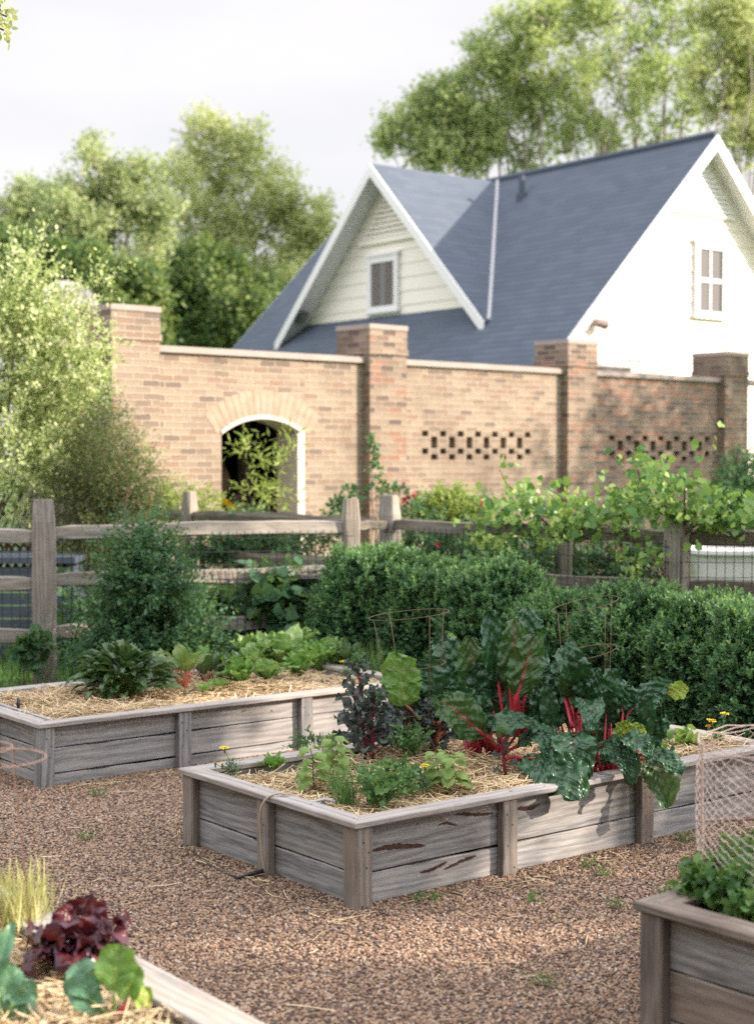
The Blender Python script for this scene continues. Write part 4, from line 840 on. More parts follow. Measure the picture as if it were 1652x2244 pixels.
for i, (q, lb) in enumerate((((25, 2045), 'pale dry grass clump at the left end of the nearest bed'), ((65, 2030), 'yellow green grass clump beside the pale rim'))):
    tuft(lb, 'grass', 'dry_grass_clump', onz(*q, zb4), 120, .17, .006, 'dryg', .45, 'dry grass clumps', 60+i, rad=.035)
t = cage('out of focus copper coloured wire cage at the left edge', 10, 2150, 3.9, [(-10, 1662, .128), (-60, 1640, .1)], None, .09, 'copper', rad=.0021, tilt=(.0, .0), group='wire tomato cages')

# ================================================================== FENCES
def rail(parent, a, b, h=.10, w=.06, mat='fence', nm='rail', ends=True):
    a, b = Vector(a), Vector(b); ax = (b-a); Lr = ax.length; ax.normalize(); ay = Z.cross(ax).normalized(); az = ax.cross(ay); r = random.Random(int(a.x*100+a.z*1000))
    n = 16; V, F = [], []
    for i in range(n+1):
        t = i/n; k = min(1, min(t, 1-t)*9+.72); sag = .006*math.sin(t*7+a.z*9)+.004*math.sin(t*17)
        for (y, z) in ((-.5, -.42), (-.1, -.5), (.45, -.38), (.5, .1), (.2, .5), (-.35, .42)):
            V.append((t*Lr, y*w*k+r.uniform(-.003, .003), z*h*k+sag+r.uniform(-.004, .004)))
    for i in range(n):
        for j in range(6): q = (j+1) % 6; F.append((i*6+j, (i+1)*6+j, (i+1)*6+q, i*6+q))
    F.append((0, 1, 2, 3, 4, 5)); F.append(tuple(n*6+j for j in (5, 4, 3, 2, 1, 0)))
    me = bpy.data.meshes.new(nm); me.from_pydata(V, [], F); me.update(); me.materials.append(M[mat])
    o = bpy.data.objects.new(nm, me); C.objects.link(o); o.parent = parent; pl = WM[parent.name].inverted() @ Matrix(((ax.x, ay.x, az.x, a.x), (ax.y, ay.y, az.y, a.y), (ax.z, ay.z, az.z, a.z), (0, 0, 0, 1)))
    o.matrix_local = pl; return o
def post(parent, p, h, w=.14, d=.12, mat='fence', rot=0, slots=()):
    n = 10; V, F = [], []; r = random.Random(int(p[0]*100))
    for i in range(n+1):
        x = h*i/n-.1*(1-i/n); k = 1 if i < n else .78
        for (y, z) in ((-.5, -.38), (-.38, -.5), (.38, -.5), (.5, -.38), (.5, .38), (.38, .5), (-.38, .5), (-.5, .38)):
            V.append((x-(.012 if i == n-1 else 0)+(.0), y*w*k+r.uniform(-.003, .003), z*d*k+r.uniform(-.003, .003)))
    for i in range(n):
        for j in range(8): q = (j+1) % 8; F.append((i*8+j, i*8+q, (i+1)*8+q, (i+1)*8+j))
    F.append(tuple(n*8+j for j in range(8))); mi = [0]*len(F)
    me = bpy.data.meshes.new('post'); me.from_pydata(V, [], F); me.update(); me.materials.append(M[mat])
    o = bpy.data.objects.new('post', me); C.objects.link(o); o.parent = parent
    ay = Vector((math.cos(rot), math.sin(rot), 0)); az = Z.cross(ay)
    o.matrix_local = WM[parent.name].inverted() @ Matrix(((0, ay.x, az.x, p[0]), (0, ay.y, az.y, p[1]), (1, 0, 0, 0), (0, 0, 0, 1))); WM[o.name] = WM[parent.name].copy()
    mb = MB()
    for z in slots:    # dark mortised slots
        mb.box(Vector((p[0], p[1], z-.055))-ay*(w/2+.002)-az*.025, ay*.004, az*.05, Z*.11)
    return o
def wiremesh(parent, a, b, z0, z1, off, dx=.06, dz=.10):
    a, b = Vector(a), Vector(b); ax = b-a; Lr = ax.length; ax.normalize(); nn = Z.cross(ax)*off; mb = MB(); r = random.Random(3)
    for i in range(int(Lr/dx)+1):
        p = a+ax*(i*dx)+nn; j = r.uniform(-.004, .004); mb.tube([p+Z*z0, p+Z*((z0+z1)/2)+ax*j, p+Z*z1], .0028, 3, cap=False)
    for k in range(int((z1-z0)/dz)+1):
        z = z0+k*dz; mb.tube([a+nn+Z*z+ax*0]+[a+nn+ax*(Lr*q/6)+Z*(z+r.uniform(-.006, .006)) for q in range(1, 7)], .0028, 3, cap=False)
    mb.build('wire_mesh', M['meshwire'], parent)
F1a, F1b, F3, F4 = Vector((-2.36, 10.8, 0)), Vector((-.20, 11.55, 0)), Vector((.10, 12.2, 0)), Vector((2.0, 10.15, 0))
ZR = (1.11, .765, .405)
t = thing('fence', 'grey split rail fence with three rails at the left behind the back bed', 'fence', F1a)
post(t, F1a, 1.345, .165, .13, rot=.25); post(t, F1b, 1.33, .125, .12, rot=.25)
d1 = (F1b-F1a).normalized(); F0 = F1a-d1*2.4+Vector((0, .25, 0))
for z in ZR:
    rail(t, F1a+d1*.05+Z*z, F1b+Z*(z+.01), .105); rail(t, F0+Z*(z-.005), F1a-d1*.03+Z*(z-.02), .105)
wiremesh(t, F0, F1b, .05, 1.10, -.085)
t = thing('fence', 'darker mossy split rail fence running back from the corner to the right', 'fence', F3)
post(t, F3, 1.34, .15, .13, rot=-.7); post(t, F4, 1.36, .155, .13, rot=-.5)
rail(t, F1b+Z*1.13, F3+Z*1.10, .07, .05, 'fence_mossy')
for z in ZR:
    rail(t, F3+Z*z, F4+Z*z, .095, .06, 'fence_mossy'); rail(t, F4+Z*z, F4+Vector((2.2, .12, z)), .11, .06, 'fence_mossy')
wiremesh(t, F3, F4, .05, 1.10, .0-.085); wiremesh(t, F4, F4+Vector((2.2, .12, 0)), .05, 1.12, -.085)
t = thing('fence', 'mossy split rail fence in the shade farther back at the left', 'fence', F3+Vector((-1.77, 1.8, 0)))
Fp = F3+Vector((-1.82, 1.8, 0)); post(t, Fp, 1.33, .12, .12, 'fence', rot=-.7); Fq = Fp+Vector((-1.9, 1.9, 0)); post(t, Fq, 1.33, rot=-.7)
for z in ZR: rail(t, F3+Vector((-.1, .1, z)), Fp+Z*z, .10, .06, 'fence_mossy'); rail(t, Fp+Z*z, Fq+Z*z, .10, .06, 'fence_mossy')
Fm = at(1237, 1240, 12.0); t = thing('fence_post', 'dark lone post standing behind the right fence under the vine', 'post', (Fm.x, Fm.y, 0)); post(t, (Fm.x, Fm.y), 1.28, .11, .11, 'fence_mossy')

# ================================================================== HEDGE
def boxwood(label, c, rad, hh, seed, n=5200):
    t = thing('boxwood_shrub', label, 'boxwood', (c[0], c[1], 0), 0, 'clipped boxwood shrubs along the fence'); r = np.random.default_rng(seed)
    d = nrm(r.normal(size=(n, 3))); d[:, 2] = np.where(d[:, 2] < -.8, -d[:, 2], d[:, 2]); d = d[(d[:, 2] > -.35) | (d[:, 1] < .3)]; n = len(d)
    q = np.sign(d)*np.abs(d)**.85; q = q/np.max(np.abs(q), axis=1, keepdims=True)**.32
    lump = 1+.06*np.sin(d@np.array([6., 3, 5])+seed)+.05*np.sin(d@np.array([-11., 7, 9])+seed*2)+.04*np.sin(d@np.array([17., -13, 8])+seed)
    rad = rad*.92; lump = lump*(1+.05*np.sin(d@np.array([23., 17, 9])+seed)*np.sin(d@np.array([-15., 26, 19]))+.04*np.sin(d@np.array([37., -21, 33]))); P = np.array([c[0], c[1], hh*.5])+q*lump[:, None]*np.array([rad, rad, hh*.48])*(1-.16*r.random(n)**2)[:, None]
    V, k = sprigs(P, d+np.array([0, 0, .45])+r.normal(0, .25, (n, 3)), .055, 11, .026, .013, .75, 'kite', r=r); polys('foliage', V, k, M['box'], t)
    sel = r.random(n) < .26*(.4+.9*(d[:, 2] > .1)); V, k = sprigs(P[sel]+d[sel]*.03, d[sel]+np.array([0, 0, .9])+r.normal(0, .2, (sel.sum(), 3)), .06, 9, .021, .010, .6, 'kite', r=r); polys('new_growth', V, k, M['boxtip'], t)
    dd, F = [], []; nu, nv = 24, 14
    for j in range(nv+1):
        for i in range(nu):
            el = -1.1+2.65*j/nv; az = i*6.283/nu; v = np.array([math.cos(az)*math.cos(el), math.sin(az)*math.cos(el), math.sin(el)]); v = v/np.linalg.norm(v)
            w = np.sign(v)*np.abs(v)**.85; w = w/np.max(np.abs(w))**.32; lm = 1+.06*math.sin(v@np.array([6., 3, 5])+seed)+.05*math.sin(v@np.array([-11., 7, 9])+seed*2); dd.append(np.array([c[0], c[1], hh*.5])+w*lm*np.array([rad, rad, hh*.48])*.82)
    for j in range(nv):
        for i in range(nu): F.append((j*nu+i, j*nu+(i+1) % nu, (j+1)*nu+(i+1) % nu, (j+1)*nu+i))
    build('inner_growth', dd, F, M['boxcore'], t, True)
hd = [((820, 10.75), .50, .95, 'rounded boxwood at the left end of the hedge'), ((950, 10.45), .44, .90, 'second boxwood from the left, behind the wire cage'), ((1090, 10.05), .50, .90, 'third boxwood from the left behind the tallest chard'),
      ((1245, 9.55), .47, .80, 'fourth boxwood from the left behind the bent cage'), ((1400, 9.15), .50, .86, 'fifth boxwood from the left, broad flat top'), ((1545, 8.75), .42, .86, 'sixth boxwood from the left near the far marigolds'), ((1690, 8.35), .46, .82, 'boxwood at the right edge of the picture, lighter top')]
for i, ((px, Yq), rad_, hh, lb) in enumerate(hd):
    boxwood(lb, ((px-826)/3345*Yq, Yq), rad_*.80, hh*(1.0, .96, 1.0, .92, .96, .93, .95)[i], i+1)

# ================================================================== SHRUBS AND PLANTS ROUND THE FENCE
def shrub(label, name, cat, base, clumps_px, Yd, n, leaf, asp, mat, stems=True, seed=1, shape='kite', group=None, sprl=None, nl=4, flat=1, up=.4, stemmat='twig', sr=1):
    base = Vector(base); t = thing(name, label, cat, base, 0, group); r = np.random.default_rng(seed); cl = []; mb = MB()
    for (px, py, rp) in clumps_px:
        c = at(px, py, Yd+r.normal(0, rp*PXM(Yd)*.5)); cl.append((c.x, c.y, c.z, rp*PXM(Yd)))
        mb.tube(wig(base, c, 6, .03), [.018*sr, .014*sr, .012*sr, .009*sr, .006*sr, .003*sr], 5)
    mb.build('stems', M[stemmat], t)
    clumpcloud(cl, n, leaf, asp, t, M[mat], nl=nl, shape=shape, r=r, sprl=sprl, flat=flat, up=up); return t
shrub('feathery green bush growing against the left fence', 'fence_bush', 'bush', (-1.42, 10.35, 0), [(310, 1200, 36), (325, 1255, 45), (290, 1290, 42), (360, 1300, 42), (300, 1360, 55), (370, 1380, 60), (245, 1400, 36), (430, 1410, 32), (330, 1440, 75), (220, 1450, 40), (430, 1460, 45)], 10.35, 250, .034, .55, 'bush', seed=2, sprl=.24, nl=10, shape='oval')
shrub('low broad leaved plants under the left fence near the corner', 'leafy_undergrowth', 'plant', (-.75, 10.9, 0), [(540, 1330, 45), (600, 1310, 45), (660, 1300, 45), (700, 1340, 40), (520, 1400, 50), (580, 1400, 50), (640, 1390, 50), (700, 1390, 40), (470, 1440, 50), (560, 1460, 60), (660, 1450, 60), (480, 1350, 40)], 11.6, 130, .09, .8, 'ivy', seed=3, sprl=.15, nl=3, shape='heart')
shrub('broad leaved weeds behind the left fence beside the feathery bush', 'leafy_undergrowth', 'plant', (-2.1, 11.6, 0), [(150, 1330, 50), (200, 1370, 50), (170, 1420, 50), (250, 1340, 40), (140, 1460, 40)], 11.8, 70, .06, .7, 'ivy', seed=4, sprl=.15, nl=3, shape='oval')
shrub('pale leaved arching shrub in full sun at the left edge', 'arching_shrub', 'shrub', (-3.6, 13.0, 0), [(30, 640, 55), (80, 600, 30), (20, 720, 80), (90, 700, 60), (150, 690, 45), (60, 800, 90), (150, 800, 60), (200, 770, 30), (30, 900, 90), (120, 900, 70), (190, 860, 40), (40, 1010, 80), (110, 1000, 50), (60, 560, 20), (90, 530, 12), (20, 1090, 60), (225, 610, 14), (190, 625, 16), (230, 750, 14)], 13.0, 125, .036, .6, 'pale', seed=5, sprl=.24, nl=9, shape='oval')
shrub('bronze and green upright shrub beside the left brick pillar', 'bronze_shrub', 'shrub', (-2.3, 12.7, 0), [(230, 930, 40), (200, 980, 50), (260, 1000, 55), (170, 1050, 50), (230, 1060, 60), (300, 1050, 45), (190, 1130, 60), (270, 1120, 60), (330, 1100, 30), (150, 1200, 50), (240, 1200, 60), (190, 1260, 50)], 12.7, 330, .026, .45, 'redshrub', seed=6, sprl=.16, nl=8)
shrub('sunlit weeds along the foot of the brick wall left of the arch', 'wild_plant', 'plant', (-1.7, 14.6, 0), [(380, 1085, 30), (420, 1120, 35), (350, 1110, 30), (460, 1110, 28), (400, 1170, 40), (320, 1000, 14)], 14.4, 110, .04, .4, 'bright', seed=7, sprl=.12, nl=5)
shrub('willowy plant in front of the arched opening', 'willowy_plant', 'plant', (-1.05, 14.9, 0), [(550, 1000, 24), (580, 1030, 30), (610, 1010, 22), (590, 1070, 34), (555, 1060, 24), (620, 1080, 26), (540, 985, 10), (630, 980, 12), (580, 1110, 35)], 14.6, 7, .09, .22, 'bright', seed=8, sprl=.2, nl=5, sr=.5)
shrub('sunlit foliage filling the space behind the left fence corner', 'wild_plant', 'plant', (-.8, 13.6, 0), [(460, 1190, 35), (520, 1180, 40), (580, 1200, 40), (640, 1200, 35), (560, 1160, 35), (620, 1230, 35), (690, 1190, 30), (430, 1230, 30), (500, 1230, 40), (720, 1150, 22)], 13.7, 130, .045, .5, 'bush', seed=9, sprl=.12, nl=5)
shrub('tall thin climber in front of the second brick pillar', 'climber', 'climber', (0.0, 13.3, 0), [(823, 965, 9), (818, 985, 9), (826, 1010, 8), (822, 1035, 9), (828, 1065, 10), (848, 1075, 16), (740, 1110, 18), (770, 1090, 20)], 13.3, 16, .05, .6, 'ivy', seed=10, sprl=.05, nl=3, shape='oval', sr=.4)
shrub('bright green mound of foliage behind the fence corner', 'green_mound', 'bush', (.6, 13.6, 0), [(960, 1110, 30), (1000, 1105, 28), (1030, 1125, 25), (930, 1130, 25), (985, 1135, 35), (1055, 1140, 22)], 13.6, 260, .035, .5, 'bright', seed=11, sprl=.08, nl=6)
t = shrub('rose bush with small red and pink flowers behind the corner post', 'rose_bush', 'rose', (.45, 13.3, 0), [(900, 1110, 18), (885, 1090, 10), (1060, 1110, 12), (930, 1180, 45), (980, 1210, 45), (1040, 1190, 40), (900, 1220, 40), (1050, 1240, 40), (880, 1160, 20)], 13.3, 90, .045, .6, 'ivy', seed=12, sprl=.1, nl=5, shape='oval')
P, D_ = [], []
for (px, py) in ((905, 1085), (892, 1100), (1053, 1108), (1065, 1100), (882, 1112), (1110, 1198), (1010, 1175), (915, 1240), (1120, 1180), (960, 1190), (890, 1095), (1058, 1112)): P.append(tuple(at(px, py, 13.2)+Vector(rng.normal(0, .01, 3)))); D_.append((0, -.5, 1))
V, k = sprigs(np.repeat(P, 3, 0), np.repeat(D_, 3, 0)+rng.normal(0, .3, (36, 3)), .02, 6, .03, .025, .9); polys('flowers', V, k, M['rose'], t)
shrub('herbs seen through the mesh of the right fence', 'wild_plant', 'plant', (1.4, 12.4, 0), [(1100, 1230, 40), (1160, 1220, 40), (1220, 1235, 40), (1290, 1225, 40), (1350, 1240, 40), (1420, 1230, 40), (1130, 1270, 40), (1260, 1275, 40), (1380, 1275, 40), (1100, 1180, 30), (1450, 1200, 30)], 12.2, 90, .05, .6, 'bush', seed=13, sprl=.12, nl=5, shape='oval')
shrub('dark rounded shrub in front of the brick wall at the right edge', 'round_shrub', 'shrub', (4.2, 17.5, 0), [(1620, 1040, 40), (1650, 1060, 50), (1590, 1070, 30), (1610, 1110, 50), (1650, 1130, 60), (1600, 1170, 50)], 17.5, 260, .05, .6, 'bush', seed=14, sprl=.12, nl=5)
# grape vine along the right fence
t = thing('grape_vine', 'heart leaved grape vine scrambling over the right fence', 'vine', (2.0, 10.1, 0)); rv = np.random.default_rng(5); mb = MB()
def fy(px):   # depth of the fence at this pixel column
    f = min(1, max(0, (px-852)/(1490-852))); return 12.2+(10.15-12.2)*f-.12
canes = [[(1480, 1300), (1440, 1230), (1380, 1170), (1300, 1165), (1200, 1170), (1100, 1160), (1040, 1180)], [(1440, 1300), (1400, 1200), (1330, 1150), (1280, 1150), (1180, 1130)], [(1490, 1180), (1540, 1140), (1600, 1150), (1660, 1180)],
         [(1480, 1150), (1440, 1080), (1410, 1020), (1380, 985), (1365, 975)], [(1430, 1110), (1400, 1040), (1390, 1000)], [(1500, 1150), (1500, 1070), (1535, 1010), (1550, 975)], [(1300, 1160), (1250, 1100), (1200, 1070)], [(1200, 1150), (1140, 1090), (1110, 1060), (1095, 1030)],
         [(1600, 1150), (1620, 1110), (1652, 1080)], [(1150, 1150), (1090, 1140), (1010, 1160)], [(1420, 1300), (1370, 1230), (1340, 1180)], [(1380, 1150), (1350, 1090), (1300, 1060)], [(1500, 1160), (1580, 1130), (1650, 1130)]]
P, D_ = [], []
for cne in canes:
    pts = [at(x, y, fy(x)+rv.normal(0, .04)) for x, y in cne]; mb.tube(pts, [.009-.006*i/len(pts) for i in range(len(pts))], 5)
    for i in range(len(pts)-1):
        s = int((pts[i+1]-pts[i]).length*34)
        for _ in range(s): f = rv.random(); q = pts[i].lerp(pts[i+1], f)+Vector(rv.normal(0, .055, 3)); P.append(tuple(q)); D_.append((rv.normal(0, .6), -.5+rv.normal(0, .5), .4))
for (px, py, rx, ry, n_) in ((1110, 1120, 50, 40, 70), (1180, 1130, 60, 50, 100), (1280, 1130, 70, 50, 130), (1370, 1110, 60, 60, 120), (1450, 1110, 60, 50, 110), (1560, 1130, 70, 40, 110), (1630, 1130, 40, 40, 70), (1420, 1040, 40, 40, 45), (1100, 1190, 40, 30, 40), (1050, 1180, 30, 20, 25), (1230, 1170, 60, 25, 50), (1500, 1060, 30, 30, 22), (1560, 1080, 40, 20, 25), (1150, 1065, 30, 15, 12)):
    for _ in range(n_): P.append(tuple(at(px+rv.normal(0, rx*.55), py+rv.normal(0, ry*.5), fy(px)+rv.normal(0, .12)))); D_.append((rv.normal(0, .5), -.6+rv.normal(0, .4), .3))
P, D_ = np.array(P), np.array(D_); kk_ = rv.random(len(P)) < .72; V, k = sprigs(P[kk_], D_[kk_], .06, 2, .050, .048, 1.1, 'heart', droop=.5, r=rv); polys('leaves', V, k, M['vine'], t); mb.build('canes', M['twig'], t, True)
# small climbing leaves on the left post
shrub('small climbing weed at the foot of the left fence post', 'climbing_weed', 'weed', (-2.5, 10.6, 0), [(60, 1420, 14), (80, 1400, 10), (45, 1440, 12), (70, 1460, 8), (95, 1415, 7)], 10.55, 12, .07, .8, 'ivy', seed=31, sprl=.04, nl=2, shape='heart', sr=.22)
# compost bin, lattice, white tub
t = thing('compost_bin', 'dark blue grey slatted bin behind the fence at the left edge', 'compost bin', (-3.3, 12.3, 0))
M['binblue'] = plain('blue_grey_plastic', (.06, .08, .11), .5, .1)
a = at(-60, 1450, 12.2)
for k_ in range(7): MB().box((a.x-.2, 12.1, .05+k_*.105), (1.0, 0, 0), (0, .03, 0), (0, 0, .09)).build('slat', M['binblue'], t)
for k_ in range(7): MB().box((a.x+.8, 12.13, .05+k_*.105), (.03, 0, 0), (0, .8, 0), (0, 0, .09)).build('slat', M['binblue'], t)
MB().box((a.x-.22, 12.08, .80), (1.07, 0, 0), (0, .9, 0), (0, 0, .05)).build('lid', M['binblue'], t)
t = thing('trellis', 'brown diamond lattice panel behind the left fence', 'trellis', at(35, 1240, 12.9)); mb = MB()
for k_ in range(-6, 7):
    c = at(30, 1215, 13); o1 = c+Vector((k_*.07, 0, -.18)); mb.box(o1, Vector((.28, 0, .36)), (0, .01, 0), (.02, 0, -.012)); mb.box(o1+Vector((0, .011, 0)), Vector((-.28, 0, .36)), (0, .01, 0), (.02, 0, .012))
mb.build('lattice', M['twig'], t)
t = thing('bathtub', 'white tub standing behind the right fence', 'tub', at(1600, 1285, 12.2)); w = 12.0
c0 = at(1515, 1205, w); c1 = at(1700, 1200, w); b0 = at(1535, 1290, w); mb = MB()
def tubring(z, ix, iy, n=28, cxx=(c0.x+c1.x)/2+.15, cyy=w+.25): return [Vector((cxx+math.copysign(abs(math.cos(a))**.5, math.cos(a))*ix, cyy+math.copysign(abs(math.sin(a))**.5, math.sin(a))*iy, z)) for a in [i*6.283/n for i in range(n)]]
zt = c0.z; hwid = (c1.x-c0.x)/2+.15; rings = [tubring(.25, hwid*.78, .30), tubring(.5, hwid*.84, .34), tubring(zt-.05, hwid*.96, .39), tubring(zt-.03, hwid*1.02, .43), tubring(zt, hwid*1.02, .43), tubring(zt, hwid*.94, .36), tubring(.45, hwid*.8, .3)]
V = [v for r_ in rings for v in r_]; F = [(i*28+j, i*28+(j+1) % 28, (i+1)*28+(j+1) % 28, (i+1)*28+j) for i in range(6) for j in range(28)]+[tuple(6*28+j for j in range(28))]
build('tub_shell', V, F, M['white'], t, False)

# grass at the left behind the fence
r = np.random.default_rng(9); n_ = 9000; P = np.c_[r.uniform(-4.2, -.8, n_), r.uniform(9.8, 14, n_), np.zeros(n_)]
V, k = sprigs(P, np.c_[r.normal(0, .3, (n_, 2)), np.ones(n_)], 0, 1, .10, .008, .15, 'blade', r=r); o = polys('grass', V, k, M['grass']); tag(o, 'short grass growing behind the back left bed', 'grass', kind='stuff')

# ================================================================== BRICK WALL
wd_ = Vector((math.sin(R(48)), math.cos(R(48)), 0)); wn_ = Vector((wd_.y, -wd_.x, 0))      # wn_ faces the camera side
W0 = Vector((-2.36, 15.0, 0)); PS = 3.35; PW = .56; HP = 3.13; HW = 2.76; pro = .11
wall = thing('brick_wall', 'tan and brown brick garden wall with tall square pillars', 'wall', W0)
def WP(s, off, z): return W0+wd_*s+wn_*off+Z*z      # off: towards the camera from the pillar front plane
def wbox(mb, s0, s1, f, bk, z0, z1, mi=0): mb.box(WP(s0, bk, z0), wd_*(s1-s0), wn_*(f-bk), Z*(z1-z0), mi); return mb
fr, bk = -pro, -PW+pro                # wall faces
for i in range(-1, 5):
    s = i*PS; dk = 'brick' if i < 1 else 'brick_pillar'
    mb = MB(); wbox(mb, s-PW/2, s+PW/2, 0, -PW, 0, HP-.34); wbox(mb, s-PW/2-.015, s+PW/2+.015, .015, -PW-.015, HP-.34, HP-.27); wbox(mb, s-PW/2-.004, s+PW/2+.004, .004, -PW-.004, HP-.27, HP-.055)
    pl = mb.build('pillar', M[dk], wall); mb = MB(); wbox(mb, s-PW/2-.012, s+PW/2+.012, .012, -PW-.012, HP-.055, HP); mb.build('pillar_cap', M['coping'], pl)
def arc_z(s, c, hw, zs, rise): 
    Rr = (hw*hw+rise*rise)/(2*rise); return zs+rise-Rr+math.sqrt(max(0, Rr*Rr-(s-c)**2))
def panel(i, mat, opening=None, lattice=None):
    a, b = i*PS+PW/2, (i+1)*PS-PW/2; mb = MB(); ctop = HW-.065
    if opening:
        c, hw, zs, rise = opening; wbox(mb, a, c-hw, fr, bk, 0, ctop); wbox(mb, c+hw, b, fr, bk, 0, ctop); n = 14
        for k in range(n):
            s0, s1 = c-hw+2*hw*k/n, c-hw+2*hw*(k+1)/n; z0, z1 = arc_z(s0, c, hw, zs, rise), arc_z(s1, c, hw, zs, rise)
            pts = [WP(s0, fr, z0), WP(s1, fr, z1), WP(s1, fr, ctop), WP(s0, fr, ctop)]
            mb.prism(pts, -wn_*(fr-bk), uvf=lambda p: ((p-W0).dot(wd_)-a+(WP(a, bk, 0).x*7 % 3), p.z))
    elif lattice:
        c0, c1, z0, z1, nc, = lattice; wbox(mb, a, c0, fr, bk, 0, ctop); wbox(mb, c1, b, fr, bk, 0, ctop); wbox(mb, c0, c1, fr, bk, 0, z0); wbox(mb, c0, c1, fr, bk, z1, ctop)
        cw = (c1-c0)/nc; rh = (z1-z0)/5
        for q in range(nc):
            for rr_ in range(5):     # rows from bottom; open cells make the pierced pattern
                op = (q % 2 == 0 and rr_ in (1, 4)) or (q % 2 == 1 and rr_ in (0, 2, 3))
                if not op: wbox(mb, c0+q*cw+.001, c0+(q+1)*cw-.001, fr-.001, bk+.001, z0+rr_*rh+.0005, z0+(rr_+1)*rh-.0005)
                else: wbox(mb, c0+(q+.68)*cw, c0+(q+1)*cw-.001, fr-.0015, bk+.0015, z0+rr_*rh+.0005, z0+(rr_+1)*rh-.0005)
    o = mb.build('wall_panel', mat, wall); mb = MB(); wbox(mb, a, b, fr+.045, bk-.045, ctop, HW); mb.build('coping', M['coping'], o); return o
# locate the openings from where they stand in the wall
def sof(px, py): h = hit(px, py, WP(0, fr, 0), wn_); return (h-W0).dot(wd_), h.z
sl, _ = sof(485, 1000); sr, _ = sof(667, 1000); _, zt_ = sof(575, 908); _, zs_ = sof(667, 948)
cA, hA = (sl+sr)/2, (sr-sl)/2; zs_ = zt_-.17
panel(-1, M['brick']); pn = panel(0, M['brick'], opening=(cA, hA, zs_, zt_-zs_))
a0, zh = sof(925, 940); a1, zl = sof(1168, 1005); zh2 = sof(925, 943)[1]; zl2 = sof(925, 1008)[1]
panel(1, M['brick'], lattice=(a0, a1, zl2, zh2, 13))
a0, _ = sof(1335, 950); a1, _ = sof(1560, 950)
M['brick_mid'] = M['brick_dark']
panel(2, M['brick_dark'], lattice=(a0, min(a1, 3*PS-PW/2-.1), zl2-.02, zh2-.02, 13))
panel(3, M['brick_dark'])
# voussoir arch and white lining
mb = MB(); n = 17; Rr = (hA*hA+(zt_-zs_)**2)/(2*(zt_-zs_)); cz = zt_-Rr; th = math.asin(min(1, (hA)/Rr))*1.12
for k in range(n):
    t0, t1 = -th+2*th*k/n+.003, -th+2*th*(k+1)/n-.003; q = [(Rr, t0), (Rr, t1), (Rr+.26, t1), (Rr+.26, t0)]
    mb.prism([WP(cA+r_*math.sin(a_), fr+.003, cz+r_*math.cos(a_)) for r_, a_ in q], -wn_*.002, uvf=lambda p: (p.x*.3, p.z*.3+k*.3))
M['lining'] = plain('dusty_white_lining', (.55, .50, .46), .7, .15, 6); M['vous'] = plain('buff_arch_brick', (.33, .26, .20), .9, .45, 9, bmp=.4); mb.build('arch_bricks', M['vous'], pn)
mb = MB(); lw = .09
for k in range(20):
    s0, s1 = cA-hA+.003+(2*hA-.006)*k/20, cA-hA+.003+(2*hA-.006)*(k+1)/20; z0, z1 = arc_z(s0, cA, hA, zs_, zt_-zs_)-.003, arc_z(s1, cA, hA, zs_, zt_-zs_)-.003
    mb.prism([WP(s0, fr+.01, z0-.045), WP(s1, fr+.01, z1-.045), WP(s1, fr+.01, z1), WP(s0, fr+.01, z0)], -wn_*(fr-bk+.02))
wbox(mb, cA+hA-.10, cA+hA-.003, fr+.01, bk-.01, 0, zs_-.02); wbox(mb, cA-hA+.003, cA-hA+.02, fr-.05, bk-.01, 0, zs_-.02); mb.build('opening_lining', M['lining'], pn)
# timber store added behind the arch to keep the opening dark
st = thing('added_shed', 'timber store added behind the arched opening to keep it dark', 'shed', WP(cA, -1.6, 0)); M['shedwood'] = plain('dark_shed_wood', (.05, .032, .025), .9, .4, 9)
mb = MB(); wbox(mb, cA-1.3, cA+1.6, -2.6, -2.66, 0, 2.5); wbox(mb, cA-1.36, cA-1.3, -PW-.02, -2.66, 0, 2.5); wbox(mb, cA+1.6, cA+1.66, -PW-.02, -2.66, 0, 2.5); mb.build('walls', M['shedwood'], st)
mb = MB(); wbox(mb, cA-1.4, cA+1.7, -PW-.02, -2.7, 2.5, 2.56); mb.build('roof', M['shedwood'], st); mb = MB(); wbox(mb, cA+.62, cA+.72, -1.3, -1.4, 0, 2.5); mb.build('post', M['fence_mossy'], st)
M['sack'] = plain('brown_sackcloth', (.20, .13, .09), .9, .3, 9, bmp=.5); M['yel'] = plain('yellow_paint', (.75, .42, .01), .4, .1)
def lumpy(name, label, cat, c, rx, ry, rz, mat, seed):
    V, F = [], []; nu, nv = 20, 14
    for j in range(nv+1):
        for i in range(nu):
            e = -1.5708+3.1416*j/nv; a = i*6.283/nu; d = Vector((math.cos(a)*math.cos(e), math.sin(a)*math.cos(e), math.sin(e))); k = 1+.1*math.sin(d.x*5+seed)+.09*math.sin(d.y*7+d.z*5+seed)+.05*math.sin(d.z*13)
            V.append(Vector(c)+Vector((d.x*rx*k, d.y*ry*k, d.z*rz*k)))
    for j in range(nv):
        for i in range(nu): F.append((j*nu+i, j*nu+(i+1) % nu, (j+1)*nu+(i+1) % nu, (j+1)*nu+i))
    o = build(name, V, F, mat, None, True); tag(o, label, cat, 'brown sacks in the store'); return o
q = WP(cA+.35, -1.1, .55); lumpy('sack', 'lower brown sack seen through the arch', 'sack', q, .42, .3, .6, M['sack'], 1)
q = WP(cA+.15, -1.3, 1.35); lumpy('sack', 'upper brown sack seen through the arch', 'sack', q, .22, .22, .35, M['sack'], 2)
t = thing('wheelbarrow', 'yellow wheelbarrow tipped up inside the arch', 'wheelbarrow', WP(cA-.25, -.75, 0))
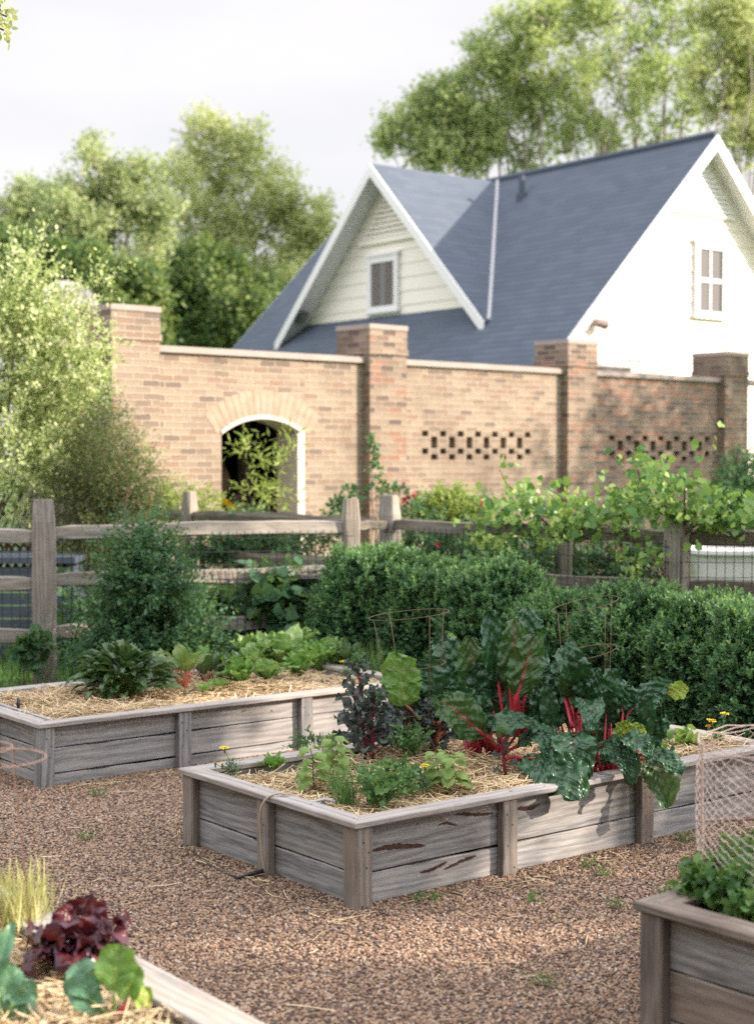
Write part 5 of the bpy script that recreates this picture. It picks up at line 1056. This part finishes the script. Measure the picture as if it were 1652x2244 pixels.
yc = WP(cA-.08, -.9, 0); mb = MB(); pts = [yc+wd_*(-.38+.76*i/12)+Z*(1.0+.18*math.sin(math.pi*i/12)) for i in range(13)]; mb.tube(pts, .035, 6); mb.tube([yc+Z*1.15, yc+Z*.3], .03, 6); mb.tube([yc+wd_*.3+Z*1.05, yc+wd_*.25+Z*.3], .02, 6); mb.build('frame', M['yel'], t)
mb = MB(); mb.prism([yc+wd_*-.36+Z*.95, yc+wd_*.36+Z*.95, yc+wd_*.25+Z*.5, yc+wd_*-.25+Z*.5], -wn_*.05); mb.build('tray', M['yel'], t)
MB().tube([yc+Z*.2+wn_*.04, yc+Z*.2-wn_*.04], .2, 16).build('wheel', M['black'], t)

# ================================================================== HOUSE
hR, hL = dR.copy(), dL.copy()           # gable width direction, ridge direction
A = at(1570, 293, 24.0); ZRG = A.z; RL = 9.46; HWD = 4.0; PIT = 1.02; ZE = ZRG-HWD*PIT
house = thing('white_house', 'cream sided house with steep blue grey roof and a gabled dormer', 'house', (A.x, A.y, 0))
def HP_(t_, s_, z_): return Vector((A.x, A.y, 0))+hR*t_+hL*s_+Z*z_     # t: across (neg = camera-left), s: along the ridge away
def roofmat():
    m, n, p, o = newmat('blue_grey_shingle'); uv = N(n, 'UVMap'); sx = N(n, 'SeparateXYZ'); n.links.new(uv.outputs[0], sx.inputs[0]); t = N(n, 'TexCoord')
    v = math_(n, 'DIVIDE', sx.outputs[1], .125); row = math_(n, 'FLOOR', v); fv = math_(n, 'FRACT', v); u = math_(n, 'ADD', math_(n, 'DIVIDE', math_(n, 'ADD', sx.outputs[0], 60), .30), math_(n, 'MULTIPLY', math_(n, 'MODULO', row, 2), .5))
    cb = N(n, 'CombineXYZ'); n.links.new(math_(n, 'FLOOR', u), cb.inputs[0]); n.links.new(row, cb.inputs[1]); wn = N(n, 'TexWhiteNoise', noise_dimensions='2D'); n.links.new(cb.outputs[0], wn.inputs['Vector'])
    c = ramp(n, wn.outputs['Value'], [(0, (.066, .090, .128)), (.5, (.076, .101, .142)), (1, (.090, .116, .158))])
    z = N(n, 'TexNoise', Scale=60.0, Detail=4.0); n.links.new(t.outputs['Object'], z.inputs['Vector']); c = mix(n, math_(n, 'MULTIPLY', z.outputs['Fac'], .4), c, (.07, .085, .11))
    ln = math_(n, 'SUBTRACT', 1, math_(n, 'MULTIPLY', fv, 7), clamp=True); fu = math_(n, 'FRACT', u); lu = math_(n, 'SUBTRACT', 1, math_(n, 'MULTIPLY', fu, 16), clamp=True)
    c = mix(n, math_(n, 'MULTIPLY', math_(n, 'MAXIMUM', ln, math_(n, 'MULTIPLY', lu, .35)), .6), c, (.05, .06, .08)); n.links.new(c, p.inputs['Base Color']); p.inputs['Roughness'].default_value = .85
    bump(n, math_(n, 'SUBTRACT', 1, ln), .7, .01, p); return m
M['roof'] = roofmat()
cosP = 1/math.sqrt(1+PIT*PIT)
def slab(mb, pts, nrm_, th_, uo, ua, va):
    pts = [Vector(p) for p in pts]; uvf = lambda p: ((p-uo).dot(ua), (p-uo).dot(va)+20); mb.prism(pts, nrm_*th_, uvf=uvf)
# main roof: left slope (facing the camera side) and right slope
up_l = (hR*1+Z*PIT).normalized(); n_l = (-hR*PIT+Z).normalized(); up_r = (-hR+Z*PIT).normalized(); n_r = (hR*PIT+Z).normalized()
mb = MB(); e0 = HWD+.35
slab(mb, [HP_(-e0, 0, ZRG-e0*PIT), HP_(0, 0, ZRG), HP_(0, RL, ZRG), HP_(-e0, RL, ZRG-e0*PIT)], -n_l, .10, HP_(0, 0, ZRG), hL, up_l)
slab(mb, [HP_(e0, 0, ZRG-e0*PIT), HP_(0, 0, ZRG), HP_(0, RL, ZRG), HP_(e0, RL, ZRG-e0*PIT)], -n_r, .10, HP_(0, 0, ZRG), hL, up_r)
rf = mb.build('roof', M['roof'], house)
mb = MB(); mb.tube([HP_(0, 0, ZRG+.005), HP_(0, RL, ZRG+.005)], .06, 6); mb.build('ridge_cap', M['roof'], rf)
q = hit(1143, 432, HP_(0, 0, ZRG), n_l); MB().tube([q-Z*.1, q+Z*.38], .055, 10).tube([q-Z*.1, q+Z*.06], .10, 10).build('vent_pipe', M['binblue'], rf)
# fascias (front gable rakes)
def rake(mb, t0, z0, t1, z1, s0, s1, w_=.17):
    a, b = HP_(t0, s0, z0), HP_(t1, s0, z1); mb.prism([a, b, b-Z*w_*1.35, a-Z*w_*1.35], hL*(s1-s0))
mb = MB()
for sg in (-1, 1): rake(mb, sg*e0, ZRG-e0*PIT-.012, 0, ZRG-.012, -.03, .0); rake(mb, sg*e0, ZRG-e0*PIT-.012, 0, ZRG-.012, RL, RL+.03)
mb.build('rake_boards', M['white'], house)
mb = MB()
for sg in (-1, 1):
    a, b = HP_(sg*e0, 0, ZRG-e0*PIT-.165), HP_(0, 0, ZRG-.165); mb.prism([a, b, b+hL*.34, a+hL*.34], -Z*.02)
mb.build('soffit', M['white'], house)
ovh = .30   # gable wall set back under the rake
def lapwall(name, fn, zb, ztop, hwf, out, expo=.19, mat='siding', parent=None):
    """triangular/pentagonal lap siding: fn(t,z,off) -> point, hwf(z) -> half width"""
    mb = MB(); z = zb
    while z < ztop:
        z1 = min(z+expo, ztop); w0, w1 = hwf(z), max(0.001, hwf(z1))
        mb.poly([fn(-w0, z, .020), fn(w0, z, .020), fn(w1, z1, .006), fn(-w1, z1, .006)]); mb.poly([fn(-w0, z, 0), fn(w0, z, 0), fn(w0, z, .020), fn(-w0, z, .020)]); z = z1
    return mb.build(name, M[mat], parent)
wall_g = lapwall('gable_wall', lambda t_, z, o_: HP_(t_, ovh-o_, z), 0, ZRG-.28, lambda z: min(HWD, (ZRG-.12-z)/PIT), -hL, .24, parent=house)
mb = MB(); mb.box(HP_(-HWD, ovh+.05, 0), hR*.1, hL*(RL-2*ovh), Z*(ZE-.1)); mb.box(HP_(HWD-.1, ovh+.05, 0), hR*.1, hL*(RL-2*ovh), Z*(ZE-.1)); mb.build('side_walls', M['siding'], house)
mb = MB(); mb.prism([HP_(-HWD, RL-.5, 0), HP_(HWD, RL-.5, 0), HP_(HWD, RL-.5, ZE-.1), HP_(0, RL-.5, ZRG-.2), HP_(-HWD, RL-.5, ZE-.1)], hL*.06); mb.build('back_wall', M['siding'], house)
# gable vent and window
def gplane(px, py): h = hit(px, py, HP_(0, ovh, 0), hL); d = h-Vector((A.x, A.y, 0)); return d.dot(hR), h.z
def window(fnp, t0, t1, z0, z1, parent, mull=True, fw=.09, curtain=False, rail_=True):
    """fnp(t,z,off) -> point"""
    def bx(mb, a, b, c, d, o0, o1): mb.box(fnp(a, c, o0), fnp(b, c, o0)-fnp(a, c, o0), fnp(a, c, o1)-fnp(a, c, o0), fnp(a, d, o0)-fnp(a, c, o0))
    mb = MB(); bx(mb, t0, t0+fw, z0, z1, .0, .065); bx(mb, t1-fw, t1, z0, z1, .0, .065); bx(mb, t0+fw, t1-fw, z1-fw, z1, 0, .06); bx(mb, t0-.03, t1+.03, z0-.05, z0, 0, .09); bx(mb, t0+fw, t1-fw, z0, z0+fw*.7, 0, .06); bx(mb, t0-.03, t1+.03, z1, z1+.05, 0, .08)
    w = mb.build('window', M['white'], parent); a, b, c, d = t0+fw, t1-fw, z0+fw*.7, z1-fw
    if mull:
        mb = MB(); bx(mb, a, b, (c+d)/2-.03, (c+d)/2+.03, .032, .05); bx(mb, (a+b)/2-.015, (a+b)/2+.015, c, (c+d)/2-.03, .032, .045); bx(mb, (a+b)/2-.015, (a+b)/2+.015, (c+d)/2+.03, d, .032, .045); mb.build('muntins', M['white'], w)
    mb = MB(); mb.poly([fnp(a, c, .031), fnp(b, c, .031), fnp(b, d, .031), fnp(a, d, .031)]); mb.build('pane', M['glass'], w)
    if curtain:
        mb = MB(); k = 14
        for i in range(k):
            if 4 < i < 8: continue
            x = a+(b-a)*i/k; mb.tube([fnp(x+.012, c, .036), fnp(x+.012, d, .036)], .012, 5)
        M['curt'] = M.get('curt') or plain('grey_curtain', (.30, .27, .25), .8, .1); mb.build('curtain', M['curt'], w)
gf = lambda t_, z, o_: HP_(t_, ovh-o_-.01, z)
t0_, z1_ = gplane(1518, 530); t1_, z0_ = gplane(1584, 695)
window(gf, t0_, t1_, z0_, z1_, house)
mb = MB(); zz = ZRG-1.25
while zz < ZRG-.42:
    w_ = max(.02, (ZRG-.40-zz)/PIT*.92-.0); mb.box(gf(-w_, zz, .03), gf(w_, zz, .03)-gf(-w_, zz, .03), gf(-w_, zz+.02, .055)-gf(-w_, zz, .03), Z*.05); zz += .075
mb.build('gable_vent', M['white'], house)
# gable light
q0, qz = gplane(1305, 708); MB().tube([gf(q0-.12, qz, .03), gf(q0-.12, qz, .12), gf(q0+.05, qz-.03, .16)], [.05, .06, .08], 8).build('wall_light', M['coping'], house)
# ---- dormer
sD = 4.98; tD = -2.958; zD = ZRG-.05
pD = .997; wD = 2.88
mb = MB(); n1 = (-hL*pD+Z).normalized(); n2 = (hL*pD+Z).normalized()
for sg, nn_ in ((-1, n1), (1, n2)):
    # each plane runs from the dormer ridge down to the foot, back until it meets the main roof
    foot_z = zD-wD*pD; tf = -(ZRG-foot_z)/PIT
    slab(mb, [HP_(tD, sD, zD), HP_(tD, sD+sg*wD, foot_z), HP_(tf+.12, sD+sg*wD, foot_z), HP_(-(ZRG-zD)/PIT+.12, sD, zD)], -nn_, .08, HP_(0, sD, zD), hR, (-sg*hL+Z*pD).normalized())
dr = mb.build('dormer_roof', M['roof'], house)
mb = MB()
for sg in (-1, 1):
    a, b = HP_(tD, sD, zD-.01), HP_(tD, sD+sg*wD, zD-.01-wD*pD); mb.prism([a, b, b-Z*.21, a-Z*.21], -hR*.03)
    a, b = HP_(tD+.002, sD, zD-.115), HP_(tD+.002, sD+sg*wD, zD-.115-wD*pD); mb.prism([a, b, b+hR*.40, a+hR*.40], -Z*.02)
mb.build('dormer_rake_boards', M['white'], dr)
mb = MB(); a, b = HP_(tD+.2, sD-wD, zD-wD*pD+.01), HP_(-.05, sD-.0, zD+.0)
mb.tube([HP_(-(ZRG-zD)/PIT, sD, zD+.02), HP_(-(ZRG-(zD-wD*pD))/PIT, sD-wD, zD-wD*pD+.02)], .035, 6); mb.build('valley_flashing', M['greypipe'], dr)
tW = tD+.42
df = lambda s_, z, o_: HP_(tW-o_, sD-s_, z)
wall_d = lapwall('dormer_wall', df, ZRG+tW*PIT-.1, zD-.3, lambda z: max(0, (zD-.14-z)/pD), -hR, .235, parent=house)
def dplane(px, py): h = hit(px, py, HP_(tW, 0, 0), hR); d = h-Vector((A.x, A.y, 0)); return sD-d.dot(hL), h.z
t0_, z1_ = dplane(811, 566); t1_, z0_ = dplane(878, 676); df2 = lambda s_, z, o_: HP_(tW-o_-.012, sD-s_, z)
window(df2, t0_, t1_, z0_, z1_, house, mull=False, curtain=True, fw=.11)
mb = MB(); zz = zD-1.2
while zz < zD-.42:
    w_ = max(.02, (zD-.42-zz)/pD*.9); mb.box(df2(-w_, zz, .03), df2(w_, zz, .03)-df2(-w_, zz, .03), df2(-w_, zz, .055)-df2(-w_, zz, .03), Z*.05); zz += .085
mb.box(df2(-.82, zD-1.30, .02), df2(.82, zD-1.30, .02)-df2(-.82, zD-1.30, .02), df2(-.8, zD-1.30, .06)-df2(-.8, zD-1.30, .02), Z*.09); mb.build('dormer_vent', M['siding'], house)
s_, z_ = dplane(684, 690); M['lamp'] = plain('dark_metal_lamp', (.12, .12, .12), .4, .1)
o = MB().tube([df2(s_, z_+.1, .0), df2(s_, z_+.1, .12), df2(s_, z_, .2)], [.06, .07, .04], 8).tube([df2(s_, z_+.06, .10), df2(s_+.08, z_-.08, .34)], [.06, .13], 10).build('floodlight', M['lamp'], house)
# small box above the coping
q = hit(1345, 806, WP(0, -1.2, 0), wn_); bx = MB().box(q-wd_*.38-Z*.12, wd_*.76, -wn_*.25, Z*.14).build('wooden_box', M['fence']); tag(bx, 'small tan box showing just above the coping in front of the white gable', 'box')
# satellite dish
t = thing('satellite_dish', 'grey round dish behind the pale shrub left of the first pillar', 'satellite dish', at(150, 1000, 20)); c = at(150, 680, 20); V, F = [], []; fw = Vector((.35, -.75, .45)).normalized(); e1 = fw.cross(Z).normalized(); e2 = e1.cross(fw)
for j in range(6):
    for i in range(24): a = i*6.283/24; rr_ = .40*j/5+.001; V.append(c+(e1*math.cos(a)+e2*math.sin(a)*1.05)*rr_+fw*(.5*rr_*rr_))
F = [(j*24+i, j*24+(i+1) % 24, (j+1)*24+(i+1) % 24, (j+1)*24+i) for j in range(5) for i in range(24)]
M['dish'] = plain('grey_dish', (.33, .33, .33), .5, .1); build('reflector', V, F, M['dish'], t, True); MB().tube([c-fw*.02, Vector((c.x, c.y+.1, 0))], .03, 8).build('mast', M['dish'], t); MB().tube([c-e2*.38, c+fw*.35-e2*.1], .012, 6).build('feed_arm', M['dish'], t)

# ================================================================== TREES
def tree(label, Yd, trunk_px, clumps, n, leaf, mat, seed, name='tree', asp=.6, tr=.28, limbs=True, nl=4, flat=.85, group='trees behind the wall', depthj=.8, sub=9, sub_k=1.55):
    r = np.random.default_rng(seed); b = at(trunk_px, 1000, Yd); base = Vector((b.x, b.y, 0)); t = thing(name, label, 'tree', base, 0, group); cl = []
    for (px, py, rp) in clumps: c = at(px, py, Yd+r.normal(0, rp*PXM(Yd)*depthj)); cl.append((c.x, c.y, c.z, rp*PXM(Yd)))
    zc = np.mean([c[2] for c in cl]); cx_ = np.mean([c[0] for c in cl]); fork = Vector((base.x*.7+cx_*.3, base.y, max(1.5, zc*.42)))
    mb = MB(); mb.tube([base-Z*.1, base.lerp(fork, .5), fork], [tr, tr*.85, tr*.7], 10)
    for (x, y, z, rr_) in cl:
        mb.tube(wig(fork-Z*.2, (x, y, z), 6, .02), [tr*.27, tr*.2, tr*.15, tr*.1, tr*.06, tr*.02], 6)
        for _ in range(4): mb.tube(wig((x, y, z-rr_*.3), Vector((x, y, z))+Vector(r.normal(0, rr_*.55, 3)), 4, .06), [tr*.1, tr*.08, tr*.05, tr*.02], 4)
    mb.build('trunk', M['bark'], t, True); clumpcloud(cl, int(n*sub_k), leaf, asp, t, M[mat], 'crown', nl=nl, r=r, flat=flat, sprl=leaf*3.2, sub=sub); return t
tree('tall yellow green tree rising left of the dormer', 38, 520, [(470, 290, 60), (430, 340, 60), (520, 330, 60), (400, 400, 65), (480, 400, 75), (570, 390, 60), (610, 440, 55), (540, 470, 75), (450, 480, 70), (650, 470, 45), (380, 480, 50), (600, 520, 60), (680, 500, 35), (520, 550, 70), (640, 570, 50), (440, 570, 60), (580, 610, 55), (705, 455, 25)], 190, .11, 'tree_yellow', 1)
tree('dark evergreen standing behind the wall left of the house', 35, 470, [(480, 640, 75), (400, 620, 65), (440, 690, 75), (540, 690, 60), (520, 750, 70), (400, 740, 70), (340, 680, 60), (590, 650, 40), (610, 700, 45), (470, 580, 45)], 560, .12, 'tree_dark', 2, flat=1, sub=7, sub_k=1.8)
tree('mid green tree with a thin pointed top at the left', 31, 230, [(200, 325, 22), (205, 360, 26), (230, 410, 50), (170, 430, 50), (290, 430, 50), (250, 480, 65), (150, 490, 60), (330, 480, 55), (110, 450, 30), (320, 550, 65), (220, 560, 70), (120, 550, 60), (310, 370, 20), (290, 390, 20)], 200, .10, 'tree_mid', 3)
tree('pale thin tree at the far left edge', 38, 60, [(60, 440, 35), (30, 490, 45), (90, 460, 40), (50, 540, 50), (0, 540, 40), (130, 420, 25)], 190, .12, 'tree_mid', 4)
tree('dark dense trees low at the left behind the pale shrub', 25, 150, [(40, 590, 60), (110, 600, 60), (180, 610, 60), (250, 620, 60), (310, 640, 50), (20, 680, 70), (120, 700, 70), (220, 700, 70), (300, 720, 60), (-20, 600, 50), (330, 780, 60), (200, 790, 80)], 560, .11, 'tree_dark', 5, flat=1, sub=7, sub_k=1.6)
tree('sunlit gappy tree between the evergreen and the roof', 37, 620, [(600, 590, 45), (660, 540, 45), (640, 620, 40), (690, 590, 30), (700, 500, 30), (570, 640, 35), (600, 680, 30)], 150, .11, 'tree_yellow', 6)
right_c = [(870, 290, 38), (920, 260, 45), (850, 320, 25), (960, 300, 50), (990, 210, 50), (1040, 150, 45), (1030, 270, 60), (1060, 100, 30), (940, 350, 45), (1020, 350, 50), (1110, 190, 60), (1100, 50, 30), (1090, 300, 60), (1160, 100, 50), (1170, 250, 60), (1150, 350, 40), (1200, 40, 50)]
tree('left part of the great tree behind the house, darker leaves', 36, 1200, right_c, 240, .11, 'tree_right', 7, tr=.3)
right_d = [(1220, 160, 60), (1260, 60, 60), (1290, 250, 60), (1240, 320, 50), (1330, 30, 60), (1330, 150, 60), (1380, 230, 60), (1400, 90, 60), (1340, 310, 45), (1440, 300, 40), (1470, 30, 60), (1460, 170, 60), (1500, 230, 45), (1530, 100, 55), (1280, -30, 60), (1400, -30, 60)]
tree('great loose tree with tall pale limbs behind the main roof', 37, 1370, right_d, 170, .11, 'tree_right', 8, tr=.36)
tree('right part of the great tree behind the gable peak', 35, 1600, [(1560, 30, 60), (1600, 130, 60), (1640, 40, 60), (1590, 220, 50), (1650, 220, 60), (1640, 320, 45), (1680, 130, 60), (1610, 290, 30), (1540, 180, 40), (1690, 330, 50)], 230, .11, 'tree_yellow', 9, tr=.3)
t = thing('overhanging_branch', 'leafy twig hanging in at the top left corner', 'branch', at(-30, 40, 6)); tips = [at(2, 20, 6), at(8, 65, 6), at(15, 35, 6), at(0, 50, 6)]; mb = MB()
for q in tips: mb.tube(wig(at(-80, 10, 6), q, 4, .03), .004, 5)
mb.build('twigs', M['twig'], t); V, k = sprigs([tuple(q+Vector(rng.normal(0, .01, 3))) for q in tips for _ in range(4)], rng.normal(0, 1, (16, 3)), .05, 4, .035, .02, shape='oval'); polys('leaves', V, k, M['tree_yellow'], t)

# ================================================================== loose straw and weeds on the gravel
r = np.random.default_rng(21); n_ = 330; P = np.c_[r.uniform(-2.2, 2.6, n_), r.uniform(3.4, 8.5, n_), .008+.006*r.random(n_)]
Q = [tuple(beds_xy(B1, H, u, -.05-abs(v), .01)) for u, v in zip(r.uniform(-.2, 2.4, 60), r.normal(0, .06, 60))]+[tuple(beds_xy(B2, H, u, -.05-abs(v), .01)) for u, v in zip(r.uniform(0, 1.9, 90), r.normal(0, .07, 90))]+[tuple(beds_xy(B1, H, -.06-abs(v), u, .01)) for u, v in zip(r.uniform(0, 1.0, 30), r.normal(0, .1, 30))]
def inb(p, B, h, lx, ly):
    d = Vector((p[0]-B[0], p[1]-B[1], 0)); hh = R(h); return -.02 < d.x*math.sin(hh)+d.y*math.cos(hh) < lx+.02 and -.02 < -d.x*math.cos(hh)+d.y*math.sin(hh) < ly+.02
P = [p for p in list(map(tuple, P))+Q if not (inb(p, B1, H, 2.44, 1.22) or inb(p, B2, H, 2.44, 1.22) or inb(p, B3, 49.5, 2.44, 1.22) or inb(p, (B4.x, B4.y), H, 1.22, 2.44))]
o = straws(np.array(P), r, 'loose_straw', None, .04, .16, .0016, .03); tag(o, 'scattered straw strands lying on the gravel', 'straw', kind='stuff')
for i, (px, py, rr_, lb) in enumerate([(1320, 1920, .07, 'low weed on the gravel beyond the third brace post'), (1290, 1900, .05, 'thin weed sprouting just in front of the long side of the middle bed'), (1170, 1975, .035, 'small weed in the gravel right of the corner post'), (915, 1975, .03, 'tiny weed at the foot of the corner post'), (955, 1972, .02, 'tiny flat leaf weed beside the first one'),
        (1460, 1960, .035, 'weed in the gravel near the strawberry bed'), (1190, 2160, .06, 'weed in the foreground gravel'), (215, 1745, .07, 'thin weed in the gravel before the back bed'), (190, 1840, .035, 'small weed at the left in the gravel'), (1500, 1845, .07, 'weed at the foot of the far end of the middle bed'), (1345, 1990, .04, 'thin upright weed in the right gravel')]):
    bushy(lb, 'weed', 'weed', onz(px, py, .005), rr_*.8, rr_*.45, 22, .010, .6, 'weed', stems=8, seed=70+i, group='small weeds growing in the gravel')
# trees standing to the right of the yard (their shade falls across the beds)
def shade_tree(label, x, y, clumps, n, seed, lit=(), leaf=.13):
    r = np.random.default_rng(seed); t = thing('shade_tree', label, 'tree', (x, y, 0), 0, 'trees to the right of the yard'); mb = MB(); mb.tube(wig((x, y, -.1), (x, y, 3.4), 5, .01), [.2, .19, .17, .15, .13], 9)
    Ps, Ds = [], []; sd = np.array(sdir)
    for (cx_, cy_, cz_, rr_) in clumps:
        mb.tube(wig((x, y, 3.2), (cx_, cy_, cz_), 5, .05), [.08, .06, .05, .03, .015], 6)
        k = int(n*rr_**2); d = nrm(r.normal(size=(k, 3))); Ps.append(np.array([cx_, cy_, cz_])+d*(r.random(k)**.4*rr_)[:, None]); Ds.append(d+r.normal(0, .4, (k, 3)))
    P = np.concatenate(Ps); D = np.concatenate(Ds)
    for T, rad_ in lit:  # leaves left out along sun rays, crown shaped to let light patches through
        w = P-np.array(T); dd = np.linalg.norm(w-(w@sd)[:, None]*sd, axis=1); k = dd > rad_*(.8+.4*r.random(len(P))); P, D = P[k], D[k]
    mb.build('trunk', M['bark'], t, True); V, k = sprigs(P, D, leaf*3, 4, leaf, leaf*.6, r=r); polys('crown', V, k, M['tree_mid'], t)
LIT = [((.79, 6.16, .2), .16), ((.95, 6.28, .22), .14), ((-.35, 8.5, .2), .3), ((.15, 5.1, 0), .12), ((.55, 5.3, 0), .08), ((-.5, 3.9, .33), .3), ((-.9, 4.4, .35), .3), ((-1.2, 4.7, .4), .25), ((2.0, 10.1, 1.6), .4), ((1.2, 10.9, 1.5), .35), ((2.3, 8.5, .8), .25),
       ((1.5, 7.3, .4), .2), ((-.2, 3.6, .33), .2), ((.3, 4.9, 0), .08)]
LIT = [(T, r_+.3) for T, r_ in LIT]
shade_tree('leafy tree right of the yard nearest the camera', 11, 4.5, [(11, 3, 4.6, 1.5), (11.3, 4.6, 4.2, 1.5), (10.8, 6.0, 4.8, 1.5), (11, 4.2, 5.9, 1.4), (11.2, 6, 6.2, 1.3), (11, 2.6, 6.0, 1.2), (11, 5.2, 3.0, 1.3), (11, 3.2, 3.2, 1.2)], 900, 81, LIT)
shade_tree('leafy tree right of the yard level with the beds', 11, 8.5, [(11, 7.5, 4.6, 1.5), (11.3, 9, 4.4, 1.5), (10.8, 9.8, 4.8, 1.3), (11, 8.2, 6.1, 1.4), (11.2, 9.4, 6.2, 1.1), (11, 7.2, 3.2, 1.3), (11, 8.9, 3.0, 1.3), (11, 10.3, 3.4, 1.1)], 900, 82, LIT)
shade_tree('looser tree right of the house path', 14, 19.5, [(14, 17.0, 4.9, 1.0), (14, 18.4, 5.6, 1.3), (14, 20.0, 6.6, 1.4), (14, 21.4, 6.6, 1.3), (14.3, 19.4, 5.0, 1.3), (14, 21.0, 5.0, 1.3), (14, 20.6, 7.6, .9)], 330, 83)

# unseen foliage behind and left of the camera, added to cut low sky light
r = np.random.default_rng(91); P = []
for (x0, y0, x1, y1, hh) in ((-10, -5, 9, -6, 6.5), (-10, -5, -9.5, 7, 5.0)):
    k = 5200; f = r.random(k); P.append(np.c_[x0+(x1-x0)*f+r.normal(0, .5, k), y0+(y1-y0)*f+r.normal(0, .5, k), hh*r.random(k)*(.85+.15*np.sin(f*23))])
P = np.concatenate(P); V, k = sprigs(P, r.normal(0, 1, (len(P), 3))+np.array([0, 0, .4]), .5, 4, .26, .16, r=r); o = polys('added_tree_belt', V, k, M['tree_dark']); tag(o, 'unseen belt of shrubs and trees behind the viewpoint, added to deepen the shading', 'trees', kind='stuff')
